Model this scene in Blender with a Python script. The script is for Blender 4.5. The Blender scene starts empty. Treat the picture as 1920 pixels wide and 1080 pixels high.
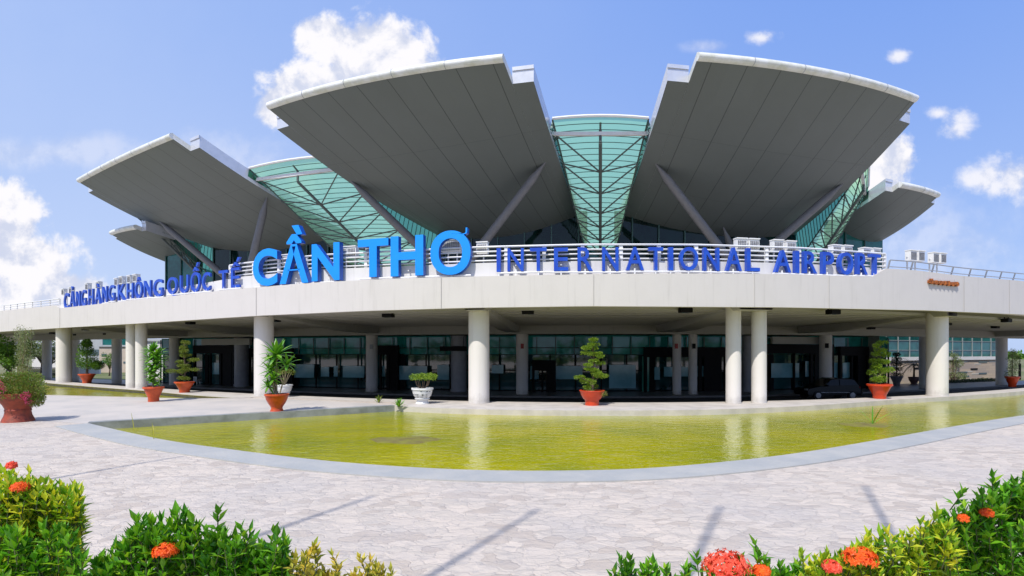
import bpy, bmesh, math, random
import numpy as np
from mathutils import Vector, Matrix, geometry
R = math.radians
rnd = random.Random(7)
sc = bpy.context.scene
col = sc.collection

# ------------------------------------------------------------------ camera
CAMZ, HY, FPX = 2.66, 660.0, 1000.0
cd = bpy.data.cameras.new('camera'); cam = bpy.data.objects.new('camera', cd); col.objects.link(cam)
cd.sensor_width = 36; cd.lens = 36 * FPX / 1920; cd.shift_y = (HY - 540) / 1920
cd.clip_start = .1; cd.clip_end = 6000
cam.location = (0, 0, CAMZ); cam.rotation_euler = (R(90), 0, 0)
sc.camera = cam

# ------------------------------------------------------------------ light
SUN_AZ, SUN_EL = R(27.7), R(54)
sl = bpy.data.lights.new('sun', 'SUN'); sl.energy = 4.3; sl.angle = R(.53); sl.color = (1, .95, .87)
so = bpy.data.objects.new('sun', sl); col.objects.link(so)
sd = Vector((math.sin(SUN_AZ) * math.cos(SUN_EL), math.cos(SUN_AZ) * math.cos(SUN_EL), -math.sin(SUN_EL)))
so.rotation_euler = sd.to_track_quat('-Z', 'Y').to_euler(); so.location = (-10, -20, 40)
sc.view_settings.view_transform = 'Standard'; sc.view_settings.look = 'None'
sc.view_settings.exposure = .12; sc.view_settings.gamma = 1
sc.cycles.max_bounces = 8; sc.cycles.transparent_max_bounces = 16
sc.cycles.caustics_reflective = False; sc.cycles.caustics_refractive = False

class NT:
    """small node helper"""
    def __init__(s, t): s.t = t; s.n = t.nodes; s.l = t.links
    def new(s, ty, **k):
        n = s.n.new(ty)
        for a, b in k.items(): setattr(n, a, b)
        return n
    def put(s, sock, v):
        if hasattr(v, 'is_output') or isinstance(v, bpy.types.NodeSocket): s.l.new(v, sock)
        else: sock.default_value = v
    def math(s, op, a, b=0.0, c=None, clamp=False):
        n = s.new('ShaderNodeMath', operation=op, use_clamp=clamp)
        s.put(n.inputs[0], a); s.put(n.inputs[1], b)
        if c is not None: s.put(n.inputs[2], c)
        return n.outputs[0]
    def vmath(s, op, a, b=(0, 0, 0)):
        n = s.new('ShaderNodeVectorMath', operation=op); s.put(n.inputs[0], a)
        if op != 'LENGTH': s.put(n.inputs[1], b)
        return n.outputs['Value' if op == 'LENGTH' else 'Vector']
    def mix(s, f, a, b, mode='MIX'):
        n = s.new('ShaderNodeMix', data_type='RGBA', blend_type=mode)
        s.put(n.inputs[0], f); s.put(n.inputs[6], a); s.put(n.inputs[7], b)
        return n.outputs[2]
    def noise(s, vec, scale, detail=4, rough=.55, dist=0.0):
        n = s.new('ShaderNodeTexNoise'); s.put(n.inputs['Vector'], vec)
        n.inputs['Scale'].default_value = scale; n.inputs['Detail'].default_value = detail
        n.inputs['Roughness'].default_value = rough; n.inputs['Distortion'].default_value = dist
        return n.outputs['Fac']
    def ramp(s, f, stops):
        n = s.new('ShaderNodeValToRGB'); s.put(n.inputs[0], f)
        e = n.color_ramp.elements
        while len(e) < len(stops): e.new(.5)
        for x, (p, c) in zip(e, stops): x.position = p; x.color = c if len(c) == 4 else (*c, 1)
        return n.outputs[0]
    def smooth(s, v, a, b):
        n = s.new('ShaderNodeMapRange', interpolation_type='SMOOTHSTEP')
        s.put(n.inputs[0], v); n.inputs[1].default_value = a; n.inputs[2].default_value = b
        return n.outputs[0]

# ------------------------------------------------------------------ sky: Nishita plus cumulus placed by direction
w = bpy.data.worlds.new('World'); sc.world = w; w.use_nodes = True
n = NT(w.node_tree); n.n.clear()
out = n.new('ShaderNodeOutputWorld'); bg = n.new('ShaderNodeBackground'); n.l.new(bg.outputs[0], out.inputs[0])
sky = n.new('ShaderNodeTexSky', sky_type='NISHITA', sun_disc=False)
sky.sun_elevation = SUN_EL; sky.sun_rotation = math.pi + SUN_AZ
sky.air_density = 1.0; sky.dust_density = .6; sky.ozone_density = 2.0
tc = n.new('ShaderNodeTexCoord'); sep = n.new('ShaderNodeSeparateXYZ'); n.l.new(tc.outputs['Generated'], sep.inputs[0])
ay = n.math('MAXIMUM', n.math('ABSOLUTE', sep.outputs[1]), .05)
uu = n.math('DIVIDE', sep.outputs[0], ay); vv = n.math('DIVIDE', sep.outputs[2], ay)
cmb = n.new('ShaderNodeCombineXYZ'); n.l.new(uu, cmb.inputs[0]); n.l.new(vv, cmb.inputs[1])
P = cmb.outputs[0]
el = n.math('MAXIMUM', sep.outputs[2], 0.0)
lowc = n.mix(n.smooth(uu, -.8, .9), (3.5, 4.2, 5.8, 1), (2.9, 3.8, 5.8, 1)); highc = n.mix(n.smooth(uu, -1.0, .8), (2.05, 3.1, 5.9, 1), (1.25, 2.35, 5.7, 1))
skyc = n.mix(.88, sky.outputs[0], n.mix(n.math('POWER', n.smooth(el, -.1, .62), .8), lowc, highc))
def cloud_field(blobs):
    f = None
    for (px, py, a, b) in blobs:
        q = n.vmath('MULTIPLY', n.vmath('SUBTRACT', P, ((px - 960) / 1000, (HY - py) / 1000, 0)), (1000 / a, 1000 / b, 0))
        d = n.math('SUBTRACT', 1.0, n.vmath('LENGTH', q))
        f = d if f is None else n.math('SMOOTH_MAX', f, d, .25)
    return f
solid = cloud_field([(690, 118, 150, 108), (612, 75, 75, 60), (745, 140, 110, 90), (600, 170, 130, 80), (535, 200, 80, 55),
                     (10, 420, 95, 85), (70, 500, 105, 75), (20, 560, 120, 60), (130, 545, 75, 50),
                     (1655, 290, 72, 56), (1620, 340, 85, 50)])
soft = cloud_field([(1790, 240, 60, 42), (1762, 212, 40, 22), (1846, 342, 75, 48), (1905, 325, 70, 66), (1690, 102, 34, 24), (1425, 70, 44, 20)])
thin = cloud_field([(1325, 86, 60, 18), (1740, 450, 230, 95),
                    (120, 285, 280, 40), (400, 330, 260, 90), (80, 620, 420, 50)])
nz = n.noise(P, 11, 8, .6, .2); nz2 = n.noise(P, 30, 6, .6); nz3 = n.noise(n.vmath('ADD', P, (.018, -.03, 0)), 11, 8, .6, .2)
puff = n.math('ADD', n.math('MULTIPLY', n.math('SUBTRACT', nz, .5), 1.9), n.math('MULTIPLY', n.math('SUBTRACT', nz2, .5), .5))
a1 = n.math('MAXIMUM', n.smooth(n.math('ADD', solid, n.math('MULTIPLY', puff, .8)), .05, .40), n.math('MULTIPLY', n.smooth(n.math('ADD', soft, n.math('MULTIPLY', puff, 1.3)), .15, .95), .85))
a2 = n.math('MULTIPLY', n.smooth(n.math('ADD', thin, n.math('MULTIPLY', puff, .8)), -.05, .9), .34)
alpha = n.math('MULTIPLY', n.math('MAXIMUM', a1, a2), n.smooth(vv, -.02, .06))
shade = n.math('ADD', n.math('MULTIPLY', n.math('SUBTRACT', nz, nz3), 3.0), n.math('MULTIPLY', n.math('SUBTRACT', nz2, .5), .35))
cc = n.mix(n.smooth(shade, -.45, .22), (4.0, 4.3, 5.3, 1), (6.1, 6.0, 6.2, 1))
veil = n.mix(n.math('MULTIPLY', n.math('MULTIPLY', n.noise(P, 2.2, 5, .6), n.smooth(uu, .9, -1.0)), .28), skyc, (4.3, 4.9, 6.3, 1))
n.l.new(n.mix(alpha, veil, cc), bg.inputs[0]); bg.inputs[1].default_value = .15

# ------------------------------------------------------------------ plan curves
def Fy(x): return 27.2 + math.sqrt(21.6 ** 2 + (.78 * (x - 5.5)) ** 2) - 21.6
def G(x, v, z=0.0):
    wx = .93 * x + 1.8; wy = 46 + math.sqrt(18 ** 2 + (.55 * (wx - 8)) ** 2) - 18
    return Vector((x + (wx - x) * v, Fy(x) + (wy - Fy(x)) * v, z))
def hit(px, v):
    t = (px - 960) / FPX; lo, hi = -160., 160.
    for _ in range(50):
        m = (lo + hi) / 2; g = G(m, v)
        if g.x / g.y < t: lo = m
        else: hi = m
    return (lo + hi) / 2
def at(px, py, d): return Vector(((px - 960) / FPX * d, d, CAMZ + (HY - py) / FPX * d))
def atz(px, py, z): return at(px, py, (CAMZ - z) * FPX / (py - HY))
def tangent(x, v):
    a = G(x - .2, v); b = G(x + .2, v); return (b - a).normalized()

# ------------------------------------------------------------------ materials
def mat(name, c, rough=.6, var=.0, vscale=3.0, bump=0.0, bscale=20.0, metal=0.0, spec=.5, island=None, c2=None, transl=0.0, coord='Object'):
    m = bpy.data.materials.new(name); m.use_nodes = True; q = NT(m.node_tree)
    b = q.n['Principled BSDF']; tcn = q.new('ShaderNodeTexCoord')
    b.inputs['Roughness'].default_value = rough; b.inputs['Metallic'].default_value = metal
    b.inputs['Specular IOR Level'].default_value = spec
    if island:
        g = q.new('ShaderNodeNewGeometry'); cs = q.ramp(g.outputs['Random Per Island'], [(i / (len(island) - 1), k) for i, k in enumerate(island)])
        q.l.new(cs, b.inputs['Base Color'])
    elif var:
        f = q.noise(tcn.outputs[coord], vscale, 5, .6)
        k2 = c2 or tuple(x * (1 - var) for x in c)
        cs = q.mix(q.smooth(f, .35, .7), (*c, 1), (*k2, 1)); q.l.new(cs, b.inputs['Base Color'])
    else: b.inputs['Base Color'].default_value = (*c, 1); cs = None
    if bump:
        bn = q.new('ShaderNodeBump'); bn.inputs['Strength'].default_value = bump; bn.inputs['Distance'].default_value = .02
        q.l.new(q.noise(tcn.outputs[coord], bscale, 4), bn.inputs['Height']); q.l.new(bn.outputs[0], b.inputs['Normal'])
    if transl:
        tr = q.new('ShaderNodeBsdfTranslucent'); ms = q.new('ShaderNodeMixShader'); ms.inputs[0].default_value = transl
        if cs is not None: q.l.new(q.mix(1.0, cs, (1.6, 1.5, .6, 1), 'MULTIPLY'), tr.inputs[0])
        else: tr.inputs[0].default_value = (*c, 1)
        q.l.new(b.outputs[0], ms.inputs[1]); q.l.new(tr.outputs[0], ms.inputs[2])
        q.l.new(ms.outputs[0], q.n['Material Output'].inputs[0])
    return m

def glass_mat(name, tint, gloss=.15, rough=.03):
    m = bpy.data.materials.new(name); m.use_nodes = True; q = NT(m.node_tree); q.n.remove(q.n['Principled BSDF'])
    tr = q.new('ShaderNodeBsdfTransparent'); tr.inputs[0].default_value = (*tint, 1)
    gl = q.new('ShaderNodeBsdfGlossy'); gl.inputs['Roughness'].default_value = rough; gl.inputs[0].default_value = (.8, .95, .92, 1)
    df = q.new('ShaderNodeBsdfTranslucent'); df.inputs[0].default_value = (tint[0] * .62, tint[1] * .75, tint[2] * .72, 1)
    fr = q.new('ShaderNodeFresnel'); fr.inputs[0].default_value = 1.18
    m1 = q.new('ShaderNodeMixShader'); m1.inputs[0].default_value = gloss; q.l.new(tr.outputs[0], m1.inputs[1]); q.l.new(df.outputs[0], m1.inputs[2])
    m2 = q.new('ShaderNodeMixShader'); q.l.new(fr.outputs[0], m2.inputs[0]); q.l.new(m1.outputs[0], m2.inputs[1]); q.l.new(gl.outputs[0], m2.inputs[2])
    q.l.new(m2.outputs[0], q.n['Material Output'].inputs[0]); return m

M = {}
def concrete_paint(name, c, streak=.12):
    m = bpy.data.materials.new(name); m.use_nodes = True; q = NT(m.node_tree); b = q.n['Principled BSDF']
    t = q.new('ShaderNodeTexCoord').outputs['Object']
    f = q.noise(t, .8, 6, .6); st = q.noise(q.vmath('MULTIPLY', t, (3.5, 3.5, .22)), 1.0, 5, .65)
    k = q.math('ADD', q.math('MULTIPLY', q.smooth(f, .4, .75), .06), q.math('MULTIPLY', q.smooth(st, .52, .8), streak))
    if name == 'column_paint':
        zz = q.new('ShaderNodeSeparateXYZ'); q.l.new(t, zz.inputs[0])
        k = q.math('ADD', k, q.math('MULTIPLY', q.smooth(q.math('SUBTRACT', q.math('MULTIPLY', q.noise(t, 3, 5, .7), 1.1), zz.outputs[2]), 0.0, .6), .35))
    q.l.new(q.mix(k, (*c, 1), (c[0] * .35, c[1] * .34, c[2] * .3, 1)), b.inputs['Base Color'])
    b.inputs['Roughness'].default_value = .7
    bn = q.new('ShaderNodeBump'); bn.inputs['Strength'].default_value = .15; bn.inputs['Distance'].default_value = .02
    q.l.new(q.noise(t, 9, 5), bn.inputs['Height']); q.l.new(bn.outputs[0], b.inputs['Normal']); return m
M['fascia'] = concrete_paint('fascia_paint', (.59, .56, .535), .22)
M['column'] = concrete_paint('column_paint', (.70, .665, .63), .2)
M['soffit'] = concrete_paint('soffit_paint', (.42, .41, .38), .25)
M['white'] = mat('white_metal', (.78, .78, .78), .4, .08, 2)
M['greyrail'] = mat('grey_rail', (.36, .38, .42), .4, .1, 5, metal=.3)
M['strut'] = mat('strut_paint', (.17, .17, .18), .45, .12, 3)
M['truss'] = mat('truss_paint', (.085, .105, .10), .45, .1, 3)
M['bar'] = mat('glazing_bar', (.05, .085, .075), .4)
M['black'] = mat('black_metal', (.006, .006, .007), .6, .3, 8, spec=.15)
M['dark'] = mat('dark_interior', (.010, .012, .013), .6)
M['asphalt'] = mat('asphalt', (.05, .05, .052), .85, .3, 2, .4, 40)
M['blueface'] = mat('sign_blue_face', (.012, .05, .42), .32, .18, 1.2, c2=(.012, .10, .58))
M['blueside'] = mat('sign_blue_side', (.03, .09, .50), .35, .1, 2)
M['skyface'] = mat('sign_skyblue_face', (.004, .27, .88), .35, .06, 2)
M['skyside'] = mat('sign_skyblue_side', (.004, .085, .46), .35)
M['terra'] = mat('terracotta_glaze', (.58, .085, .018), .38, .25, 3, .15, 12, c2=(.40, .05, .012))
M['terraold'] = mat('old_terracotta', (.33, .055, .022), .55, .35, 4, .3, 12, c2=(.17, .035, .018))
M['redpot'] = mat('red_ceramic', (.62, .055, .012), .3, .12, 3)
M['whitepot'] = mat('white_plaster', (.74, .74, .73), .6, .12, 6, .3, 10)
M['soil'] = mat('soil', (.06, .04, .025), .95, .4, 10, .6, 30)
M['bark'] = mat('bark', (.14, .10, .07), .9, .4, 10, .6, 30)
M['twig'] = mat('green_twig', (.07, .09, .025), .8, .4, 10)
M['palebark'] = mat('pale_stem', (.30, .25, .15), .8, .4, 10)
M['rust'] = mat('rusty_steel', (.42, .12, .02), .85, .6, 9, .5, 20, c2=(.12, .03, .008))
M['red'] = mat('red_enamel', (.35, .02, .02), .4)
M['chair'] = mat('white_plastic', (.75, .75, .75), .4)
M['tyre'] = mat('tyre_rubber', (.015, .015, .015), .8)
M['carglass'] = mat('car_glass', (.01, .012, .014), .08, spec=.2)
M['rim'] = mat('alloy_rim', (.6, .6, .62), .3, metal=.8)
M['carpaint'] = mat('black_car_paint', (.003, .003, .004), .12, spec=.15)
M['beige'] = mat('beige_wall', (.55, .46, .38), .8, .15, 1)
M['cream'] = mat('white_wall', (.72, .70, .70), .8, .1, .6)
M['greyb'] = mat('grey_wall', (.42, .44, .46), .7, .1, .6)
M['winglass'] = mat('window_glass', (.10, .14, .16), .08, spec=.8)
# leaves
def leafm(name, cols, rough=.4, tr=.25): M[name] = mat(name, (0, 0, 0), rough, island=cols, transl=tr, spec=.4)
leafm('leaf_ixora', [(.04, .16, .008), (.09, .31, .012), (.20, .46, .02), (.055, .21, .01), (.34, .54, .03)], .32, .32)
leafm('leaf_gold', [(.15, .33, .015), (.46, .56, .03), (.68, .62, .05), (.22, .42, .02), (.10, .28, .015)], .35, .32)
leafm('leaf_yellow', [(.45, .40, .05), (.60, .50, .07), (.25, .32, .03), (.62, .42, .05)], .4)
leafm('leaf_bonsai', [(.10, .20, .015), (.19, .32, .025), (.30, .42, .04), (.06, .14, .012)], .45)
leafm('leaf_bonsai_dull', [(.08, .14, .02), (.17, .23, .03), (.26, .32, .05), (.05, .09, .015)], .5)
leafm('leaf_broad', [(.06, .20, .02), (.11, .30, .03), (.20, .42, .04), (.08, .25, .02)], .3)
leafm('leaf_bush', [(.07, .18, .02), (.16, .28, .03), (.20, .15, .05), (.24, .28, .06)], .5)
leafm('leaf_tree', [(.045, .13, .015), (.09, .21, .02), (.17, .32, .03), (.06, .15, .02)], .5)
leafm('leaf_pale', [(.13, .19, .08), (.22, .28, .13), (.30, .34, .18), (.10, .15, .06)], .5)
leafm('leaf_dark', [(.015, .03, .012), (.03, .05, .02), (.045, .07, .03)], .5, .1)
leafm('petal_coral', [(.80, .10, .05), (.85, .16, .09), (.70, .06, .03)], .5, .3)
leafm('petal_orange', [(.80, .12, .01), (.85, .20, .02), (.70, .05, .01)], .5, .3)
leafm('petal_pink', [(.50, .04, .14), (.62, .12, .25), (.40, .03, .10)], .5, .3)

# petal soffit (uses UV in metres)
def panel_mat(name, c, su, sv, lu=.035, faint=.35):
    m = bpy.data.materials.new(name); m.use_nodes = True; q = NT(m.node_tree); b = q.n['Principled BSDF']
    uv = q.new('ShaderNodeUVMap', uv_map='UVMap').outputs[0]; s = q.new('ShaderNodeSeparateXYZ'); q.l.new(uv, s.inputs[0])
    fu = q.math('PINGPONG', s.outputs[0], su / 2); fv = q.math('PINGPONG', s.outputs[1], sv / 2)
    a = q.math('LESS_THAN', fu, lu); bb = q.math('MULTIPLY', q.math('LESS_THAN', fv, lu * .8), faint)
    seam = q.math('MAXIMUM', a, bb)
    cell = q.new('ShaderNodeTexWhiteNoise', noise_dimensions='2D')
    q.l.new(q.vmath('FLOOR', q.vmath('DIVIDE', q.vmath('ADD', uv, (su / 2, sv / 2, 0)), (su, sv, 1))), cell.inputs[0])
    t = q.new('ShaderNodeTexCoord').outputs['Object']
    k = q.math('ADD', q.math('MULTIPLY', cell.outputs[0], .10), q.math('MULTIPLY', q.smooth(q.noise(t, .35, 5, .6), .35, .75), .12))
    base = q.mix(k, (*c, 1), (c[0] * .6, c[1] * .6, c[2] * .55, 1))
    q.l.new(q.mix(seam, base, (c[0] * .42, c[1] * .42, c[2] * .42, 1)), b.inputs['Base Color'])
    b.inputs['Roughness'].default_value = .5
    bn = q.new('ShaderNodeBump'); bn.inputs['Strength'].default_value = .5; bn.inputs['Distance'].default_value = .02
    q.l.new(q.math('SUBTRACT', 1.0, seam), bn.inputs['Height']); q.l.new(bn.outputs[0], b.inputs['Normal']); return m
M['panel'] = panel_mat('soffit_panels', (.128, .148, .146), 2.2, 5.2, .026, .3)
M['nose'] = mat('white_aluminium', (.74, .75, .75), .38, .22, 1.5, c2=(.60, .61, .53))
M['gutter'] = mat('gutter_metal', (.66, .68, .74), .25, .08, 2, metal=.35)
M['skyglass'] = glass_mat('green_roof_glass', (.62, .95, .62), .42, .05)
M['sideglass'] = glass_mat('green_side_glass', (.20, .52, .36), .35, .05)
def curtain(name, c, spec=.5):
    m = bpy.data.materials.new(name); m.use_nodes = True; q = NT(m.node_tree); b = q.n['Principled BSDF']
    t = q.new('ShaderNodeTexCoord').outputs['Object']
    q.l.new(q.mix(q.smooth(q.noise(t, .5, 4), .35, .7), (*c, 1), (c[0] * .3, c[1] * .4, c[2] * .4, 1)), b.inputs['Base Color'])
    b.inputs['Roughness'].default_value = .04; b.inputs['Specular IOR Level'].default_value = spec; b.inputs['IOR'].default_value = 1.5
    bn = q.new('ShaderNodeBump'); bn.inputs['Strength'].default_value = .04; bn.inputs['Distance'].default_value = .05
    q.l.new(q.noise(t, .6, 2), bn.inputs['Height']); q.l.new(bn.outputs[0], b.inputs['Normal']); return m
M['glassdark'] = curtain('dark_curtain_glass', (.006, .022, .020), .35)
M['glassteal'] = curtain('teal_curtain_glass', (.02, .14, .13), .5)
M['glassband'] = curtain('teal_band_glass', (.03, .34, .32), .5)
M['glassdoor'] = curtain('door_glass', (.015, .085, .09), 1.0)
M['mullion'] = mat('mullion', (.05, .11, .10), .4)
M['mullionlight'] = mat('mullion_light', (.30, .33, .33), .4)

def paving():
    m = bpy.data.materials.new('stone_paving'); m.use_nodes = True; q = NT(m.node_tree); b = q.n['Principled BSDF']
    t = q.new('ShaderNodeTexCoord').outputs['Object']
    wn = q.new('ShaderNodeTexNoise'); q.l.new(t, wn.inputs['Vector']); wn.inputs['Scale'].default_value = 3.0; wn.inputs['Detail'].default_value = 4
    tw = q.vmath('ADD', t, q.vmath('MULTIPLY', q.vmath('SUBTRACT', wn.outputs['Color'], (.5, .5, .5)), (.62, .34, 0)))
    ts = q.vmath('MULTIPLY', tw, (3.3, 4.6, 0))
    v1 = q.new('ShaderNodeTexVoronoi', feature='F1'); q.l.new(ts, v1.inputs['Vector']); v1.inputs['Scale'].default_value = 1
    v2 = q.new('ShaderNodeTexVoronoi', feature='DISTANCE_TO_EDGE'); q.l.new(ts, v2.inputs['Vector']); v2.inputs['Scale'].default_value = 1
    sv = q.new('ShaderNodeSeparateXYZ'); q.l.new(v1.outputs['Color'], sv.inputs[0])
    base = q.mix(sv.outputs[0], (.62, .53, .44, 1), (.52, .455, .385, 1))
    base = q.mix(q.math('MULTIPLY', q.math('GREATER_THAN', sv.outputs[1], .80), .6), base, (.42, .35, .29, 1))
    big = q.noise(t, .35, 5, .6); base = q.mix(q.math('MULTIPLY', q.smooth(big, .42, .68), .5), base, (.47, .43, .40, 1))
    f = q.noise(q.vmath('MULTIPLY', t, (.6, 1.3, 1)), 8, 7, .72, .8); base = q.mix(q.math('MULTIPLY', q.smooth(f, .48, .68), .6), base, (.36, .33, .31, 1))
    gap = q.math('SUBTRACT', 1.0, q.smooth(v2.outputs['Distance'], .01, .07))
    gapv = q.math('MULTIPLY', gap, q.smooth(q.noise(t, 1.7, 3), .40, .62))
    base = q.mix(q.math('MULTIPLY', gapv, .22), base, (.33, .30, .28, 1))
    q.l.new(base, b.inputs['Base Color']); b.inputs['Roughness'].default_value = .75
    h = q.math('ADD', q.math('ADD', q.math('MULTIPLY', gap, -.25), q.math('MULTIPLY', sv.outputs[2], .6)), q.math('ADD', q.math('MULTIPLY', q.noise(q.vmath('MULTIPLY', t, (.7, 1.2, 1)), 4, 6, .65, .6), 2.0), q.math('MULTIPLY', f, .35)))
    bn = q.new('ShaderNodeBump'); bn.inputs['Strength'].default_value = .75; bn.inputs['Distance'].default_value = .03
    q.l.new(h, bn.inputs['Height']); q.l.new(bn.outputs[0], b.inputs['Normal']); return m
M['paving'] = paving()
M['path'] = mat('smooth_concrete', (.54, .485, .43), .75, .22, .5, .3, 15, c2=(.44, .41, .375))
M['ledge'] = mat('ledge_concrete', (.56, .515, .465), .75, .2, 1.2, .3, 15)
M['kerb'] = mat('blue_grey_kerb', (.36, .365, .355), .6, .25, .9, .3, 12, c2=(.43, .42, .39))
M['kerbdark'] = mat('dark_kerb', (.30, .31, .31), .7, .3, 1.5, .3, 12, c2=(.18, .19, .18))
def water():
    m = bpy.data.materials.new('olive_water'); m.use_nodes = True; q = NT(m.node_tree); b = q.n['Principled BSDF']
    t = q.new('ShaderNodeTexCoord').outputs['Object']
    f = q.noise(t, .22, 4, .6)
    c = q.mix(q.smooth(f, .35, .7), (.38, .355, .003, 1), (.24, .265, .006, 1))
    g = q.noise(t, 2.5, 5, .7); c = q.mix(q.math('MULTIPLY', q.smooth(g, .5, .75), .3), c, (.40, .36, .02, 1))
    q.l.new(c, b.inputs['Base Color']); b.inputs['Roughness'].default_value = .06; b.inputs['IOR'].default_value = 1.33
    b.inputs['Specular IOR Level'].default_value = .55
    tt = q.vmath('MULTIPLY', t, (1.0, 1.5, 1))
    h = q.math('ADD', q.noise(tt, 2.0, 3, .55, .5), q.math('MULTIPLY', q.noise(tt, 9, 2, .5, .3), .28))
    bn = q.new('ShaderNodeBump'); bn.inputs['Strength'].default_value = 1.0; bn.inputs['Distance'].default_value = .033
    q.l.new(h, bn.inputs['Height']); q.l.new(bn.outputs[0], b.inputs['Normal']); return m
M['water'] = water()
M['mud'] = mat('mud', (.15, .12, .03), .8, .5, 3, .6, 15, c2=(.20, .19, .02))
def stonewall():
    m = bpy.data.materials.new('strip_stone_cladding'); m.use_nodes = True; q = NT(m.node_tree); b = q.n['Principled BSDF']
    uv = q.new('ShaderNodeUVMap', uv_map='UVMap').outputs[0]
    br = q.new('ShaderNodeTexBrick'); q.l.new(uv, br.inputs[0]); br.inputs['Scale'].default_value = 1
    br.inputs['Color1'].default_value = (.52, .41, .31, 1); br.inputs['Color2'].default_value = (.40, .33, .29, 1); br.inputs['Mortar'].default_value = (.36, .30, .25, 1)
    br.inputs['Brick Width'].default_value = 1.6; br.inputs['Row Height'].default_value = .32; br.inputs['Mortar Size'].default_value = .012
    q.l.new(br.outputs[0], b.inputs['Base Color']); b.inputs['Roughness'].default_value = .8; return m
M['stonewall'] = stonewall()

# ------------------------------------------------------------------ mesh builder
class MB:
    def __init__(s): s.v = []; s.f = []; s.m = []; s.uv = []
    def face(s, pts, mi=0, uv=None):
        i = len(s.v); s.v += [tuple(p) for p in pts]; s.f.append(tuple(range(i, i + len(pts)))); s.m.append(mi); s.uv.append(uv)
    def grid(s, rows, mi=0, uvs=None, closed=False):
        i = len(s.v); nc = len(rows[0])
        for r_ in rows: s.v += [tuple(p) for p in r_]
        for a in range(len(rows) - 1):
            for b in range(nc if closed else nc - 1):
                b2 = (b + 1) % nc
                s.f.append((i + a * nc + b, i + a * nc + b2, i + (a + 1) * nc + b2, i + (a + 1) * nc + b)); s.m.append(mi)
                s.uv.append([uvs[a][b], uvs[a][b2], uvs[a + 1][b2], uvs[a + 1][b]] if uvs else None)
    def box(s, c, sx, sy, sz, rz=0.0, mi=0, base=True):
        c = Vector(c); ca, sa = math.cos(rz), math.sin(rz); z0, z1 = (0, sz) if base else (-sz / 2, sz / 2)
        p = [c + Vector((x * ca - y * sa, x * sa + y * ca, z)) for z in (z0, z1) for x, y in ((-sx / 2, -sy / 2), (sx / 2, -sy / 2), (sx / 2, sy / 2), (-sx / 2, sy / 2))]
        i = len(s.v); s.v += [tuple(q) for q in p]
        for f in ((3, 2, 1, 0), (4, 5, 6, 7), (0, 1, 5, 4), (1, 2, 6, 5), (2, 3, 7, 6), (3, 0, 4, 7)):
            s.f.append(tuple(i + k for k in f)); s.m.append(mi); s.uv.append(None)
    def beam(s, a, b, wd, ht, mi=0):
        a = Vector(a); b = Vector(b); d = (b - a); L = d.length; d /= L
        side = d.cross(Vector((0, 0, 1)));
        if side.length < 1e-4: side = Vector((1, 0, 0))
        side.normalize(); up = side.cross(d)
        i = len(s.v)
        for e in (a, b):
            for x, y in ((-1, -1), (1, -1), (1, 1), (-1, 1)): s.v.append(tuple(e + side * x * wd / 2 + up * y * ht / 2))
        for f in ((3, 2, 1, 0), (4, 5, 6, 7), (0, 1, 5, 4), (1, 2, 6, 5), (2, 3, 7, 6), (3, 0, 4, 7)):
            s.f.append(tuple(i + k for k in f)); s.m.append(mi); s.uv.append(None)
    def tube(s, pts, rad, n_=8, mi=0, caps=True):
        pts = [Vector(p) for p in pts]; rads = rad if isinstance(rad, (list, tuple)) else [rad] * len(pts); rows = []
        for k, p in enumerate(pts):
            d = (pts[min(k + 1, len(pts) - 1)] - pts[max(k - 1, 0)]).normalized()
            a = d.cross(Vector((0, 0, 1)))
            if a.length < 1e-3: a = Vector((1, 0, 0))
            a.normalize(); b = d.cross(a)
            rows.append([p + (a * math.cos(t) + b * math.sin(t)) * rads[k] for t in [2 * math.pi * j / n_ for j in range(n_)]])
        i = len(s.v); s.grid(rows, mi, closed=True)
        if caps:
            e = i + (len(rows) - 1) * n_
            s.f.append(tuple(i + k for k in range(n_))); s.m.append(mi); s.uv.append(None)
            s.f.append(tuple(e + k for k in reversed(range(n_)))); s.m.append(mi); s.uv.append(None)
    def lathe(s, prof, c=(0, 0, 0), n_=28, mi=0, ax=None):
        c = Vector(c)
        s.grid([[c + Vector((r_ * math.cos(t), r_ * math.sin(t), z)) for t in [2 * math.pi * j / n_ for j in range(n_)]] for r_, z in prof], mi, closed=True)
    def build(s, name, mats, parent=None, smooth=False):
        me = bpy.data.meshes.new(name); me.from_pydata(s.v, [], s.f)
        for m_ in (mats if isinstance(mats, (list, tuple)) else [mats]): me.materials.append(m_)
        if len(set(s.m)) > 1: me.polygons.foreach_set('material_index', s.m)
        if any(u is not None for u in s.uv):
            ul = me.uv_layers.new(name='UVMap'); flat = []
            for f, u in zip(s.f, s.uv):
                for k in range(len(f)): flat += list(u[k]) if u else [0, 0]
            ul.data.foreach_set('uv', flat)
        bm = bmesh.new(); bm.from_mesh(me)
        bmesh.ops.recalc_face_normals(bm, faces=bm.faces) if not getattr(s, 'raw', False) else None
        bm.to_mesh(me); bm.free()
        if smooth:
            me.polygons.foreach_set('use_smooth', [True] * len(me.polygons))
            try: me.set_sharp_from_angle(angle=R(40))
            except Exception: pass
        o = bpy.data.objects.new(name, me); col.objects.link(o)
        if parent: o.parent = parent
        return o
def tag(o, label=None, cat=None, group=None, kind=None):
    for k, v in (('label', label), ('category', cat), ('group', group), ('kind', kind)):
        if v: o[k] = v
    return o
def thing(name, loc, label, cat, group=None, rz=0):
    o = bpy.data.objects.new(name, None); o.empty_display_size = .2; col.objects.link(o); o.location = loc; o.rotation_euler.z = rz
    return tag(o, label, cat, group)
def copy_tree(o, parent=None):
    c = o.copy(); col.objects.link(c)
    if parent: c.parent = parent
    for ch in list(o.children): copy_tree(ch, c)
    return c

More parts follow.
